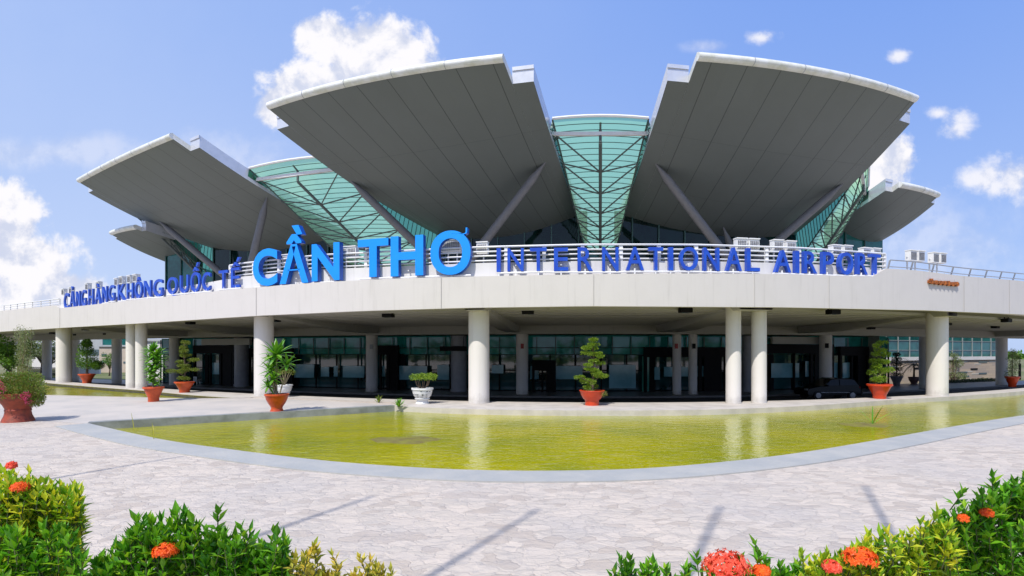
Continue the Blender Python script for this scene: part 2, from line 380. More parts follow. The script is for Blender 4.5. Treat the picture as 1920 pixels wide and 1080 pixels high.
# ================================================================== GROUND
XL = [x for x in np.arange(-150, 84.1, 2.0)]
def sheet(name, outer, holes, z, m, depth=0.0):
    loops = [[Vector((p[0], p[1], 0)) for p in L] for L in [outer] + holes]
    tris = geometry.tessellate_polygon(loops); pts = [p for L in loops for p in L]
    b = MB(); b.v = [(p.x, p.y, z) for p in pts]
    for t in tris: b.f.append(tuple(t)); b.m.append(0); b.uv.append(None)
    if depth:
        k = 0
        for L in loops:
            for i in range(len(L)):
                a, c = L[i], L[(i + 1) % len(L)]
                b.face([(a.x, a.y, z), (c.x, c.y, z), (c.x, c.y, z - depth), (a.x, a.y, z - depth)])
    o = b.build(name, m); 
    return o
def gpt(px, py): p = atz(px, py, 0.0); return (p.x, p.y)
def smooth_line(pts, k=6):
    """Catmull-Rom through world points"""
    P_ = [Vector((p[0], p[1])) for p in pts]; out = []
    for i in range(len(P_) - 1):
        p0, p1, p2, p3 = P_[max(i - 1, 0)], P_[i], P_[i + 1], P_[min(i + 2, len(P_) - 1)]
        for j in range(k):
            t = j / k
            out.append(.5 * ((2 * p1) + (p2 - p0) * t + (2 * p0 - 5 * p1 + 4 * p2 - p3) * t * t + (3 * p1 - p0 - 3 * p2 + p3) * t ** 3))
    out.append(P_[-1]); return [(p.x, p.y) for p in out]
near1 = smooth_line([gpt(*p) for p in [(165, 795), (300, 825), (450, 847), (600, 865), (750, 877), (900, 884), (1050, 885), (1200, 881), (1350, 869), (1500, 851), (1650, 826), (1800, 799), (1920, 780), (2130, 753)]])
far1 = smooth_line([gpt(*p) for p in [(2130, 709), (1920, 727), (1757, 743), (1620, 754), (1480, 763), (1300, 769), (1100, 770), (900, 768), (740, 762)]])
left1 = [gpt(740, 762), gpt(165, 795)]
pool1 = near1 + far1 + [left1[1]][:0]
near2 = smooth_line([gpt(*p) for p in [(475, 745.5), (430, 747.5), (340, 748), (250, 746), (150, 743.5), (40, 741), (-200, 737)]])
far2 = smooth_line([gpt(*p) for p in [(-200, 690), (-60, 697), (60, 706), (160, 717), (260, 729), (340, 737.5), (420, 743.5), (475, 745.5)]])
def clipback(p):
    x = p[0]; lo, hi = -160., 90.
    for _ in range(40):
        m_ = (lo + hi) / 2
        if G(m_, .045).x < x: lo = m_
        else: hi = m_
    return (x, min(p[1], G(lo, .045).y - 1.5))
far2 = [clipback(p) for p in far2]; far1 = [clipback(p) for p in far1]; pool1 = near1 + far1
pool2 = near2 + far2[:-1]
backline = [tuple(G(x, .045)[:2]) for x in XL]
outer = backline + [(95, -40), (-150, -40)]
pv = sheet('plaza_paving', outer, [pool1, pool2], 0.0, M['paving'], 1.2); tag(pv, kind='structure')
g = MB(); g.face([(-900, -300, -1.1), (900, -300, -1.1), (900, 1500, -1.1), (-900, 1500, -1.1)])
M['grass'] = mat('far_grass', (.10, .13, .03), .9, .4, .05, .3, 5, c2=(.22, .19, .11))
tag(g.build('ground', M['grass']), kind='structure')
# sunken forecourt road and walkway
g = MB(); g.grid([[G(x, .046, -1.096) for x in XL], [G(x, .86, -1.096) for x in XL]]); tag(g.build('road', M['asphalt']), kind='structure')
g = MB(); g.grid([[G(x, .86, -1.096) for x in XL], [G(x, .86, -.95) for x in XL], [G(x, 1.5, -.95) for x in XL]])
tag(g.build('pavement', mat('walkway_tiles', (.16, .155, .15), .4, .2, 2)), kind='structure')
# ledge sheet under the columns, path sheet between the pools
g = MB(); xs = [x for x in np.arange(-88, 78, 1.0)]
def far_y(x):  # plan y of the pool side of the ledge
    best = None
    for L in (far1, far2):
        for a, b in zip(L[:-1], L[1:]):
            lo, hi = (a, b) if a[0] < b[0] else (b, a)
            if lo[0] <= x <= hi[0] and hi[0] - lo[0] > 1e-6:
                t = (x - lo[0]) / (hi[0] - lo[0]); best = lo[1] + (hi[1] - lo[1]) * t
    return best
rowa, rowb = [], []
for x in xs:
    bk = G(x, .044); y = far_y(bk.x)
    if y is None: y = bk.y - 1.6
    rowa.append((bk.x, min(y + .02, bk.y - .3), .006)); rowb.append((bk.x, bk.y, .006))
g.grid([rowa, rowb]); tag(g.build('ledge_pavement', M['ledge']), kind='structure')
pth = [gpt(165, 794.6), gpt(740, 761.6), gpt(700, 757), gpt(620, 752)] + [gpt(475, 746.5)] + [(p[0], p[1] - .02) for p in near2[2:]] + [gpt(-200, 765), gpt(0, 782), gpt(120, 792)]
tag(sheet('path', pth, [], .004, M['path']), kind='structure')
# kerbs
def ribbon(name, line, wd, h0, h1, m, side=1):
    b = MB(); rows = [[], [], [], []]
    for i, p in enumerate(line):
        a = Vector(line[max(i - 1, 0)]); c = Vector(line[min(i + 1, len(line) - 1)]); d = (c - a).normalized(); nn = Vector((-d.y, d.x)) * side
        q = Vector(p)
        ins = q - nn * .01; o_ = q + nn * wd
        rows[0].append((ins.x, ins.y, h0)); rows[1].append((ins.x, ins.y, h1)); rows[2].append((o_.x, o_.y, h1)); rows[3].append((o_.x, o_.y, -.02))
    b.grid(rows); return tag(b.build(name, m), kind='structure')
ribbon('pool_kerb_front', near1, .98, -.5, .03, M['kerb'], -1)
ribbon('pool_kerb_side', [tuple(Vector(left1[0]).lerp(Vector(left1[1]), i / 8)) for i in range(9)], .40, -.5, .055, M['kerbdark'], -1)
ribbon('pool_kerb_back', far1, .30, -.5, .012, M['ledge'], -1)
ribbon('pool_kerb_rear', far2, .30, -.5, .012, M['ledge'], -1)
ribbon('pool_kerb_near', near2, .28, -.5, .02, M['path'], -1)
for nm, pl in (('pool_water_large', pool1), ('pool_water_small', pool2)):
    tag(sheet(nm, pl, [], -.24, M['water']), kind='structure')
# mud islands breaking the surface
for k, (px, py, wpx, hpx) in enumerate([(760, 825, 75, 8), (1622, 797, 52, 5)]):
    c = atz(px, py, -.24); d = c.y; b = MB(); rx = wpx * d / FPX; ry = hpx * d * d / FPX / 2.9
    rows = []
    for j in range(6):
        t = 1 - j / 5
        rows.append([(c.x + rx * t * math.cos(a) * (1 + .12 * math.sin(3 * a + k)), c.y + ry * t * math.sin(a) * (1 + .15 * math.cos(5 * a)), -.255 + .045 * (1 - t ** 2) + .008 * rnd.random()) for a in [2 * math.pi * i / 36 for i in range(36)]])
    b.grid(rows, closed=True); o = b.build('mud_bank', M['mud'], smooth=True)
    tag(o, ['brown mud patch showing in the green pool left of the big column reflection', 'brown mud patch in the green pool below the right hand potted bonsai'][k], 'mud patch', 'mud patches in the pool')

# ================================================================== VIADUCT
via = thing('elevated_driveway', G(5.5, 0, 0), 'pale concrete elevated driveway curving in front of the terminal on round columns', 'viaduct')
V0 = via.location
def loc(p): return Vector(p) - V0
TOPT = [(-400, 570), (0, 587), (120, 577), (350, 552), (450, 541), (600, 529), (750, 522), (900, 518), (1100, 514), (1250, 512.5), (1400, 513), (1550, 516), (1648, 519), (1920, 545), (2400, 580)]
BOTT = [(-400, 640), (0, 622), (110, 615), (300, 604), (480, 592), (680, 583), (880, 577), (1100, 574), (1460, 576), (1740, 582), (1920, 590), (2400, 618)]
PART = [(-400, 560), (0, 583), (115, 571), (300, 545), (450, 519), (600, 505), (900, 493), (1100, 489), (1300, 489), (1500, 494), (1656, 503), (1720, 507), (1800, 517), (1920, 527), (2400, 566)]
def tab(T, px):
    for (a, b), (c, d) in zip(T[:-1], T[1:]):
        if a <= px <= c: return b + (d - b) * (px - a) / (c - a)
    return T[0][1] if px < T[0][0] else T[-1][1]
def zt(T, x, v):
    g_ = G(x, v); return CAMZ + (HY - tab(T, 960 + g_.x / g_.y * FPX)) / FPX * g_.y
xs = [hit(-300, -.09) + i * 1.0 for i in range(int(hit(2250, -.09) - hit(-300, -.09)))]
def ztop(x):
    px = 960 + G(x, -.09).x / G(x, -.09).y * FPX
    return zt(PART, x, -.09) if (px > 1656 or px < 112) else zt(TOPT, x, -.09)
b = MB(); b.grid([[loc(G(x, -.07, 5.06)) for x in xs], [loc(G(x, -.07, zt(BOTT, x, -.09))) for x in xs], [loc(G(x, -.09, zt(BOTT, x, -.09))) for x in xs],
        [loc(G(x, -.09, ztop(x))) for x in xs], [loc(G(x, -.045, ztop(x))) for x in xs], [loc(G(x, -.045, 6.1)) for x in xs]])
fas = b.build('fascia', M['fascia'], via)
b = MB(); b.grid([[loc(G(x, -.071, 5.05)) for x in xs], [loc(G(x, 1.35, 5.05)) for x in xs]]); b.build('deck_soffit', concrete_paint('soffit_slat_shade', (.17, .165, .15), .2), via)  # soffit colour darkened to draw the shade between the ceiling slats
b = MB(); b.grid([[loc(G(x, -.05, 6.1)) for x in xs], [loc(G(x, 1.0, 6.1)) for x in xs]]); b.build('deck_surface', M['path'], via)
# parapet set back behind the letters
xp = [x for x in xs if 100 < 960 + G(x, -.06).x / G(x, -.06).y * FPX < 1668]
b = MB(); b.grid([[loc(G(x, -.066, zt(TOPT, x, -.09) - .05)) for x in xp], [loc(G(x, -.066, zt(PART, x, -.066))) for x in xp], [loc(G(x, -.054, zt(PART, x, -.066))) for x in xp], [loc(G(x, -.054, 6.1)) for x in xp]])
b.build('parapet', concrete_paint('parapet_paint', (.66, .65, .64), .25), via)
# expansion joints on the fascia
M['joint'] = mat('joint_seal', (.43, .415, .40), .8)
b = MB()
for px in (112, 480, 827, 1113, 1415, 1555, 1808, 1893):
    x = hit(px, -.0915); b = MB(); t = tangent(x, -.09); p = G(x, -.0915, zt(BOTT, x, -.09) + .02); p2 = G(x, -.0915, ztop(x) - .01)
    b.box(loc(p), .018, .014, p2.z - p.z, math.atan2(t.y, t.x)); b.build('expansion_joint', M['joint'], via)
# front columns, inner columns, beams
def colmesh(r_, z0, z1, cap=.0):
    b = MB(); b.lathe([(r_ + .02, 0), (r_ + .02, .06), (r_, .065), (r_, (z1 - z0))], n_=36); return b
fc = [(-180, .55), (120, .56), (247, .37), (265, .37), (495, .56), (898, .545), (1375, .375), (1423, .375), (1757, .55), (2060, .55)]
front_x = []
cm = {}
for px, r_ in fc:
    x = hit(px, 0); front_x.append((x, r_)); p = G(x, 0, 0)
    if r_ not in cm:
        o = colmesh(r_, 0, 5.06).build('column', M['column'], via, True); cm[r_] = o
    else: o = cm[r_].copy(); col.objects.link(o)
    o.location = loc(p)
for px, r_ in [(-120, .5), (88, .5), (140, .5), (219, .5), (327, .5), (697, .52), (979, .52), (1269, .36), (1299, .36), (1548, .52), (1735, .52), (1806 + 72, .5)]:
    x = hit(px, .97); p = G(x, .97, -.95); b = colmesh(r_, -.95, 4.2)
    if ('in', r_) not in cm:
        o = b.build('inner_column', M['column'], via, True); cm[('in', r_)] = o
    else: o = cm[('in', r_)].copy(); col.objects.link(o)
    o.location = loc(p)
for x, r_ in [(front_x[i][0], 0) for i in (0, 1, 4, 5, 8, 9)] + [((front_x[2][0] + front_x[3][0]) / 2, 1), ((front_x[6][0] + front_x[7][0]) / 2, 1)]:
    b = MB(); hw = .62 if not r_ else 1.1
    rows = []
    for v in np.linspace(-.07, .96, 14):
        t = tangent(x, v); c = G(x, v); drop = .28 + .45 * min(1, max(0, (v - .1) / .5))
        rows.append([loc(c - t * hw + Vector((0, 0, 5.055))), loc(c - t * hw * .8 + Vector((0, 0, 5.05 - drop))), loc(c + t * hw * .8 + Vector((0, 0, 5.05 - drop))), loc(c + t * hw + Vector((0, 0, 5.055)))])
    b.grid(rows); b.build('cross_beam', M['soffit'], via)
b = MB()
for v in np.arange(.03, .90, .075):
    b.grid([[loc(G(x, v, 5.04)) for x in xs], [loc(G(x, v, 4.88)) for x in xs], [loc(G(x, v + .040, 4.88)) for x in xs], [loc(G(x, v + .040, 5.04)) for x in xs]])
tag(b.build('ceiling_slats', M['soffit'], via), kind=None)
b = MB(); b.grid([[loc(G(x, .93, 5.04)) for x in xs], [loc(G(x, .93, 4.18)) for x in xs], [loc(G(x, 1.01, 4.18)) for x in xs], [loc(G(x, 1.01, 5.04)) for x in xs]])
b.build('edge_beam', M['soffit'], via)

# railings
def railing(name, x0, x1, v, zb, zt_, bars, step, m, label, rp, rb, lean=0.0, group='railings along the elevated driveway'):
    t = thing(name, G(x0, v, zb(x0)), label, 'railing', group); o0 = t.location
    k = int(round((x1 - x0) / step)); X = [x0 + (x1 - x0) * i / k for i in range(k + 1)]
    pm = None
    for x in X:
        b = MB(); h = zt_(x) - zb(x); b.beam((0, 0, 0), (0, -lean * h, h), rp * 1.4, rp)
        o = b.build('post', m, t); o.location = G(x, v, zb(x)) - o0; tg = tangent(x, v); o.rotation_euler.z = math.atan2(tg.y, tg.x)
    b = MB(); XX = [x0 + (x1 - x0) * i / (k * 2) for i in range(k * 2 + 1)]
    for fr in bars:
        b.tube([G(x, v - .004 - lean * fr * .04, zb(x) + (zt_(x) - zb(x)) * fr) - o0 for x in XX], rb if fr < .99 else rb * 1.25, 6)
    b.build('rails', m, t, True)
    return t
zpar = lambda x: zt(PART, x, -.06)
railing('railing', hit(432, -.06), hit(1658, -.06), -.06, zpar, lambda x: zpar(x) + .78, (.12, .42, .70, 1.0), 1.9, M['white'], 'white four bar railing on the parapet behind the blue sign letters', .12, .040)
railing('railing', hit(1664, -.068), hit(2150, -.068), -.068, lambda x: ztop(x) - .02, lambda x: ztop(x) + .50, (.35, 1.0), 1.75, M['greyrail'], 'thin grey two bar railing on the right end of the elevated driveway', .055, .026, .25)
railing('railing', hit(-150, -.068), hit(112, -.068), -.068, lambda x: ztop(x) - .02, lambda x: ztop(x) + .55, (.3, .65, 1.0), 2.0, M['white'], 'pale three bar railing on the far left end of the elevated driveway', .08, .035)

# ================================================================== TERMINAL
term = thing('terminal_building', G(5.5, 1, 0), 'glass airport terminal under five upswept grey roof canopies with green skylights between', 'terminal')
T0 = term.location
def tl(p): return Vector(p) - T0
def wz(px, py, z): return at(px, py, (z - CAMZ) * FPX / (HY - py))
class Petal:
    def __init__(s, FL, FR, BL, BR, e=.078, bulge=1.0, belly=1.1):
        s.FL, s.FR, s.BL, s.BR = map(Vector, (FL, FR, BL, BR)); s.e = e; s.bulge = bulge; s.belly = belly
        s.W = (s.FR - s.FL).length; s.L = ((s.BL + s.BR) / 2 - (s.FL + s.FR) / 2).length
    def P(s, u, v):
        vc = min(v, 1.0)
        a = s.FL.lerp(s.BL, v); b = s.FR.lerp(s.BR, v); p = a.lerp(b, u)
        n_ = (s.FR - s.FL); n_ = Vector((n_.y, -n_.x, 0)).normalized()
        k = 4 * u * (1 - u); p = p + n_ * s.bulge * k * max(0, 1 - v)
        zf = s.FL.z + (s.FR.z - s.FL.z) * u; zb = s.BL.z + (s.BR.z - s.BL.z) * u
        c = vc + .09 * math.sin(math.pi * vc)   # slight upward flare near the tip
        z = zf + (zb - zf) * c
        if v > 1: z = zb
        p.z = z - s.belly * k * min(1, vc * 1.2)
        return p
PZ = 19.0
def mk(FLp, FRp, BL, BR, e=.078, ext=1.3, bulge=1.0, belly=1.1, zf=PZ):
    a = wz(*FLp, zf); b = wz(*FRp, zf); d = (b - a).normalized()
    a2 = a - d * ext; b2 = b + d * ext; W = (b2 - a2).length
    pl = Petal(a2, b2, BL, BR, ext / W, bulge, belly); return pl
def bk(px, py, d): return at(px, py, d)
petals = [
 ('left end roof canopy, small and far', mk((212, 441), (258, 430), bk(308, 490, 62), bk(372, 462, 58), ext=.6, bulge=.25, belly=.5, zf=14.8)),
 ('left roof canopy', mk((151, 343), (326, 261), bk(405, 468, 57), bk(655, 442, 50.5), bulge=.25)),
 ('centre left roof canopy', mk((510, 208), (948, 121), bk(828, 445, 48), bk(1085, 402, 46))),
 ('centre right roof canopy', mk((1301, 118), (1708, 195), bk(1166, 402, 46), bk(1482, 446, 49))),
 ('right end roof canopy, small and far', mk((1682, 352), (1754, 371), bk(1556, 422, 50), bk(1652, 452, 51.5), ext=.8, bulge=.3, belly=.6, zf=15.8)),
]
def lin(a, b, k): return [a + (b - a) * i / k for i in range(k + 1)]
for lab, p in petals:
    us = lin(p.e, 1 - p.e, 14); vs = lin(0, 1, 14) + [1.08]
    b = MB(); uvs = [[(u * p.W, v * p.L) for u in us] for v in vs]
    bot = [[tl(p.P(u, v)) for u in us] for v in vs]; top = [[q + Vector((0, 0, .42)) for q in r_] for r_ in bot]
    b.grid(bot, 0, uvs); b.grid(top, 1)
    b.grid([bot[0], top[0]], 1); b.grid([bot[-1], top[-1]], 1)
    b.grid([[r_[0] for r_ in bot], [r_[0] for r_ in top]], 1); b.grid([[r_[-1] for r_ in bot], [r_[-1] for r_ in top]], 1)
    o = b.build('roof_canopy', [M['panel'], M['nose']], term, True); o['label'] = lab
    # rounded white nose along the tip
    b = MB(); rows = []
    f0 = (p.FR - p.FL); nn = Vector((f0.y, -f0.x, 0)).normalized()
    segs = lin(p.e, 1 - p.e, 40)
    for u in segs:
        c = tl(p.P(u, 0)) + Vector((0, 0, .21))
        rows.append([c + nn * (.26 * math.cos(a)) * 1.1 + Vector((0, 0, .24 * math.sin(a))) for a in lin(-math.pi / 2, math.pi / 2, 8)])
    b.grid(rows); b.face(rows[0]); b.face(rows[-1]); b.build('edge_nose', M['nose'], o, True)
    b = MB()
    nj = max(2, int(p.W / 3.4))
    for i in range(1, nj):
        u = p.e + (1 - 2 * p.e) * i / nj; c = tl(p.P(u, 0)) + Vector((0, 0, .21)); tg = f0.normalized()
        b.grid([[c + tg * s_ + nn * (.272 * math.cos(a)) * 1.1 + Vector((0, 0, .252 * math.sin(a))) for a in lin(-math.pi / 2, math.pi / 2, 8)] for s_ in (-.02, .02)])
    b.build('joint_strips', M['greyrail'], o)
    for a0, a1, sgn in ((0, p.e - .0004, -1), (1 - p.e + .0004, 1, 1)):
        b = MB(); uu_ = lin(a0, a1, 2); vv_ = lin(.085, 1, 16) + [1.08]
        bot = [[tl(p.P(u, v)) - Vector((0, 0, .004)) for u in uu_] for v in vv_]; top = [[q + Vector((0, 0, .95)) for q in r_] for r_ in bot]
        b.grid(bot, 1, [[(u * p.W, v * p.L) for u in uu_] for v in vv_]); b.grid(top, 0); b.grid([bot[0], top[0]], 0); b.grid([bot[-1], top[-1]], 0)
        b.grid([[r_[0] for r_ in bot], [r_[0] for r_ in top]], 0); b.grid([[r_[-1] for r_ in bot], [r_[-1] for r_ in top]], 0)
        # drip rail standing proud along the top of the gutter
        e_ = 0 if sgn < 0 else -1
        b.beam(top[0][0] + Vector((0, -.04, -.1)), top[0][-1] + Vector((0, -.04, -.1)), .06, .22)
        b.build('edge_gutter', [M['gutter'], M['panel']], o, False)
# skylights
def skylight(pa, pb, lab, vs0=.34, zdrop=3.0, gap=.35):
    b = MB(); vs = lin(vs0, 1.02, 26); SL, SR, LL, RR = [], [], [], []
    for v in vs:
        k = (v - vs0) / (1 - vs0)
        l0 = pa.P(1, v); r0 = pb.P(0, v); d = (r0 - l0); d.z = 0; d.normalize()
        l1 = l0 + d * (.15 + gap * k) + Vector((0, 0, .95 - (.95 + zdrop) * k ** 1.15)); r1 = r0 - d * (.15 + gap * k) + Vector((0, 0, .95 - (.95 + zdrop) * k ** 1.15))
        zz = (l1.z + r1.z) / 2; l1.z = l1.z * .5 + zz * .5; r1.z = r1.z * .5 + zz * .5
        SL.append(tl(l1)); SR.append(tl(r1)); LL.append(tl(l0 + Vector((0, 0, .3)))); RR.append(tl(r0 + Vector((0, 0, .3))))
    arch = lambda a, c, t: a.lerp(c, t) + Vector((0, 0, .18 * 4 * t * (1 - t)))
    ts = lin(0, 1, 6)
    b.grid([[arch(a, c, t) for t in ts] for a, c in zip(SL, SR)], 0)
    b.grid([LL, SL], 1); b.grid([RR, SR], 1)
    o = b.build('skylight', [M['skyglass'], M['sideglass']], term); o['label'] = lab
    b = MB()
    for i in range(len(vs)):
        if i == 0: continue
        b.tube([arch(SL[i], SR[i], t) - Vector((0, 0, .05)) for t in ts], .026, 5)
        b.tube([LL[i], SL[i]], .03, 5); b.tube([RR[i], SR[i]], .03, 5)
    b.tube(SL, .06, 6); b.tube(SR, .06, 6)
    b.build('glazing_bars', M['bar'], o)
    b = MB(); c0 = [arch(SL[0], SR[0], t) for t in ts]
    b.tube([q + Vector((0, 0, .06)) for q in c0], .10, 6); b.build('ridge_cap', M['white'], o)
    # truss under the glass
    def E(v, side, dz):
        i = min(range(len(vs)), key=lambda j: abs(vs[j] - v)); q = (SL, SR)[side][i] if side < 2 else SL[i].lerp(SR[i], .5)
        return q + Vector((0, 0, dz))
    b = MB(); nodes = [.40, .52, .63, .73, .82, .90, .97]
    b.tube([E(v, 2, -.75) for v in nodes + [1.02]], .12, 8); b.tube([E(vs0 + .02, 2, .2), E(.40, 2, .1)], .07, 6); b.tube([E(.40, 2, .1), E(.40, 2, -.75)], .10, 6)
    for i, v in enumerate(nodes):
        if i: b.tube([E(v, 0, -.12), E(v, 2, -.75)], .055, 6); b.tube([E(v, 1, -.12), E(v, 2, -.75)], .055, 6)
        if i < len(nodes) - 1:
            b.tube([E(v, 0, -.2), E(nodes[i + 1], 2, -.75)], .055, 6); b.tube([E(v, 1, -.2), E(nodes[i + 1], 2, -.75)], .055, 6)
    b.build('truss', M['truss'], o, True)
    b = MB(); q0, q1 = E(.40, 0, -.15), E(.40, 1, -.15); d = (q1 - q0).normalized()
    b.beam(q0 - d * .3, q1 + d * .3, .22, .24); b.build('cross_member', M['white'], o)
    return SL, SR
sk = []
for i, lab in enumerate(['green glass skylight between the left end and left canopies', 'green glass skylight between the left and centre left canopies', 'green glass skylight in the middle of the roof', 'green glass skylight between the centre right and right end canopies']):
    sk.append(skylight(petals[i][1], petals[i + 1][1], lab))
# struts
def petal_hit(p, px, py):
    best = None
    for u in lin(.02, .98, 48):
        for v in lin(.2, .95, 60):
            q = p.P(u, v); e = (960 + q.x / q.y * FPX - px) ** 2 + (HY - (q.z - CAMZ) / q.y * FPX - py) ** 2
            if best is None or e < best[0]: best = (e, q)
    return best[1]
for k, a, c, dd in ((2, (1020, 308), (905, 458), 2.5), (2, (655, 345), (775, 452), 2.0), (3, (1228, 306), (1352, 468), 2.5), (3, (1578, 345), (1462, 448), 1.5), (1, (300, 415), (410, 508), 1.0), (1, (500, 370), (470, 500), 1.5), (3, (1355, 425), (1372, 468), .5)):
    q = petal_hit(petals[k][1], *a); e = at(*c, q.y + dd); d = (e - q); e = q + d * ((q.z - 6.1) / (q.z - e.z)); L = (e - q).length; d.normalize()
    b = MB(); b.tube([tl(q - d * .1), tl(q + d * .25), tl(q + d * 1.3), tl(q + d * (L * .55)), tl(e)], [.05, .10, .30, .34, .30], 16); b.build('strut', M['strut'], term, True)
# upper curtain wall
xl, xr = hit(312, 1.0), hit(1655, 1.0)
def gap_at(px):
    for i, (SL, SR) in enumerate(sk):
        a = SL[-1] + T0; c = SR[-1] + T0
        if 960 + a.x / a.y * FPX < px < 960 + c.x / c.y * FPX: return min(a.z, c.z)
    return None
b = MB(); mb = MB(); NW = 96
xw = lin(xl, xr, NW)
for i in range(NW):
    xm = (xw[i] + xw[i + 1]) / 2; g_ = G(xm, 1.0); px = 960 + g_.x / g_.y * FPX; gz = gap_at(px)
    if gz: top_ = gz + .1
    else:
        tops = []
        for lab, p in petals:
            q0 = p.P(0, 1); q1 = p.P(1, 1)
            if min(q0.x, q1.x) - .6 <= g_.x <= max(q0.x, q1.x) + .6: tops.append(p.P(min(1, max(0, (g_.x - q0.x) / (q1.x - q0.x))), 1).z)
        top_ = (max(tops) + .3) if tops else 13
    edge = i < 8 or i > NW - 8 or gz
    b.grid([[tl(G(xw[i], 1.0, 6.1)), tl(G(xw[i + 1], 1.0, 6.1))], [tl(G(xw[i], 1.0, top_)), tl(G(xw[i + 1], 1.0, top_))]], 1 if edge else 0)
    if i % 3 == 0: q = G(xw[i], .995, 6.1); mb.box(tl(q), .10, .16, top_ - 6.2)
for z in (7.9, 9.7, 11.5): mb.tube([tl(G(x, .995, z)) for x in lin(xl, xr, 40) if z < 11 or gap_at(960 + G(x, 1).x / G(x, 1).y * FPX) is None], .035, 5) if z < 11 else None
# returns at both ends
for xe, s_ in ((xl, -1), (xr, 1)):
    a = G(xe, 1.0, 6.1); c = a + Vector((s_ * 1.5, 16, 0))
    b.grid([[tl(a), tl(c)], [tl(a + Vector((0, 0, 7.2))), tl(c + Vector((0, 0, 7.2)))]], 1)
cw = b.build('curtain_wall', [M['glassdark'], M['glassteal']], term); mb.build('mullions', M['mullion'], cw)
# body behind the curtain wall
b = MB(); a0, a1 = G(xl, 1.02), G(xr, 1.02); ring = [G(x, 1.03) for x in lin(xl, xr, 30)] + [a1 + Vector((1.5, 34, 0)), a0 + Vector((-1.5, 34, 0))]
b.face([tl(Vector((q.x, q.y, 10.9))) for q in ring])
for z0, z1 in ((-1.1, 10.9),):
    for q, r_ in zip(ring[30:], ring[31:] + ring[:1]): b.face([tl((q.x, q.y, z0)), tl((r_.x, r_.y, z0)), tl((r_.x, r_.y, z1)), tl((q.x, q.y, z1))])
b.build('hall_body', M['cream'], term)

# lower entrance front
xa, xb = hit(305, 1.17), hit(1662, 1.17)
VB = 1.17
b = MB(); b.grid([[tl(G(x, VB, -.95)) for x in lin(xa, xb, 60)], [tl(G(x, VB, 2.75)) for x in lin(xa, xb, 60)]]); low = b.build('entrance_glazing', M['glassdoor'], term)
b = MB(); b.grid([[tl(G(x, VB - .012, 2.45)) for x in lin(xa, xb, 60)], [tl(G(x, VB - .012, 4.2)) for x in lin(xa, xb, 60)]]); band = b.build('glass_band', M['glassband'], term)
b = MB()
for x in lin(xa, xb, 46):
    b.box(tl(G(x, VB - .02, 2.45)), .07, .10, 1.6)
for z in (3.05, 2.42): b.tube([tl(G(x, VB - .02, z)) for x in lin(xa, xb, 60)], .04, 5)
b.build('mullions', M['mullion'], band)
b = MB()
for i, x in enumerate(lin(xa, xb, 34)):
    if i % 5 == 3: b.box(tl(G(x, VB - .02, -.95)), .35 + .5 * rnd.random(), .12, 3.4)
    else: b.box(tl(G(x, VB - .02, -.95)), .12, .12, 3.4)
for z in (-.9, .95): b.tube([tl(G(x, VB - .02, z)) for x in lin(xa, xb, 60)], .035, 5)
b.build('frames', M['black'], low)
# recessed dark entrance bays
for p0, p1, zt_ in ((365, 438, 3.4), (468, 548, 3.0), (1210, 1360, 3.1), (1435, 1560, 3.4), (1575, 1625, 3.2), (692, 745, 3.3), (1000, 1040, 1.9)):
    x0, x1 = hit(p0, VB - .05), hit(p1, VB - .05); b = MB()
    r0, r1 = G(x0, VB - .05, -.95), G(x1, VB - .05, -.95); t = (r1 - r0); ln = t.length; a_ = math.atan2(t.y, t.x)
    h = zt_ + .95
    b.box(tl(r0 + t * .5 + Vector((0, 0, h - .9))), ln, .25, .9, a_); b.box(tl(r0), .22, .3, h, a_); b.box(tl(r1), .22, .3, h, a_)
    b.box(tl(r0 + t * .42), .14, .2, h, a_); b.box(tl(r0 + t * .68), .30, .2, h, a_); b.box(tl(r0 + t * .84), ln * .22, .1, h, a_)
    b.build('entrance_frame', M['black'], term)
for p0, p1 in ((380, 470), (1447, 1535)):
    x0, x1 = hit(p0, 1.03), hit(p1, 1.03); r0, r1 = G(x0, 1.03, 3.4), G(x1, 1.03, 3.4); t = r1 - r0; b = MB()
    b.box(tl(r0 + t * .5), t.length, .3, .65, math.atan2(t.y, t.x)); b.build('entrance_panel', M['soffit'], term)
pane = mat('painted_reflection', (.24, .50, .58), .10, .25, .6, spec=.5, c2=(.16, .38, .44))  # pale blue panels paint bright sky reflections onto the entrance glazing
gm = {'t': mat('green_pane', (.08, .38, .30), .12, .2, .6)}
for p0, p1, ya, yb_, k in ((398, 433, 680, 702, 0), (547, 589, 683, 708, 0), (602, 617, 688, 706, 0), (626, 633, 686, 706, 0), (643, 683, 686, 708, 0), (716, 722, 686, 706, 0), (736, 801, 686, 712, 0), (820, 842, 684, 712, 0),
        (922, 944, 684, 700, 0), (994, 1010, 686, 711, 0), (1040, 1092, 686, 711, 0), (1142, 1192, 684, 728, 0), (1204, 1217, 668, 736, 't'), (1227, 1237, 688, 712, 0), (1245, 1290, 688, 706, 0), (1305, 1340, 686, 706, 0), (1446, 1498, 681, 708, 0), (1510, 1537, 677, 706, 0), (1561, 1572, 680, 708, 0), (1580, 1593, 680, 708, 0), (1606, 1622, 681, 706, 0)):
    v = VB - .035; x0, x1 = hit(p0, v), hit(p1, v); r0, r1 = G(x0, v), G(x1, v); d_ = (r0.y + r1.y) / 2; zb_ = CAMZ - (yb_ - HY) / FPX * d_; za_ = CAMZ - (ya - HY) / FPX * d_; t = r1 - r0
    b = MB(); b.box(tl(r0 + t * .5 + Vector((0, 0, zb_))), t.length, .05, za_ - zb_, math.atan2(t.y, t.x)); b.build('glass_and_reflection', gm.get(k, pane), term)
clad = mat('clad_column_metal', (.30, .30, .33), .35, .15, 2)
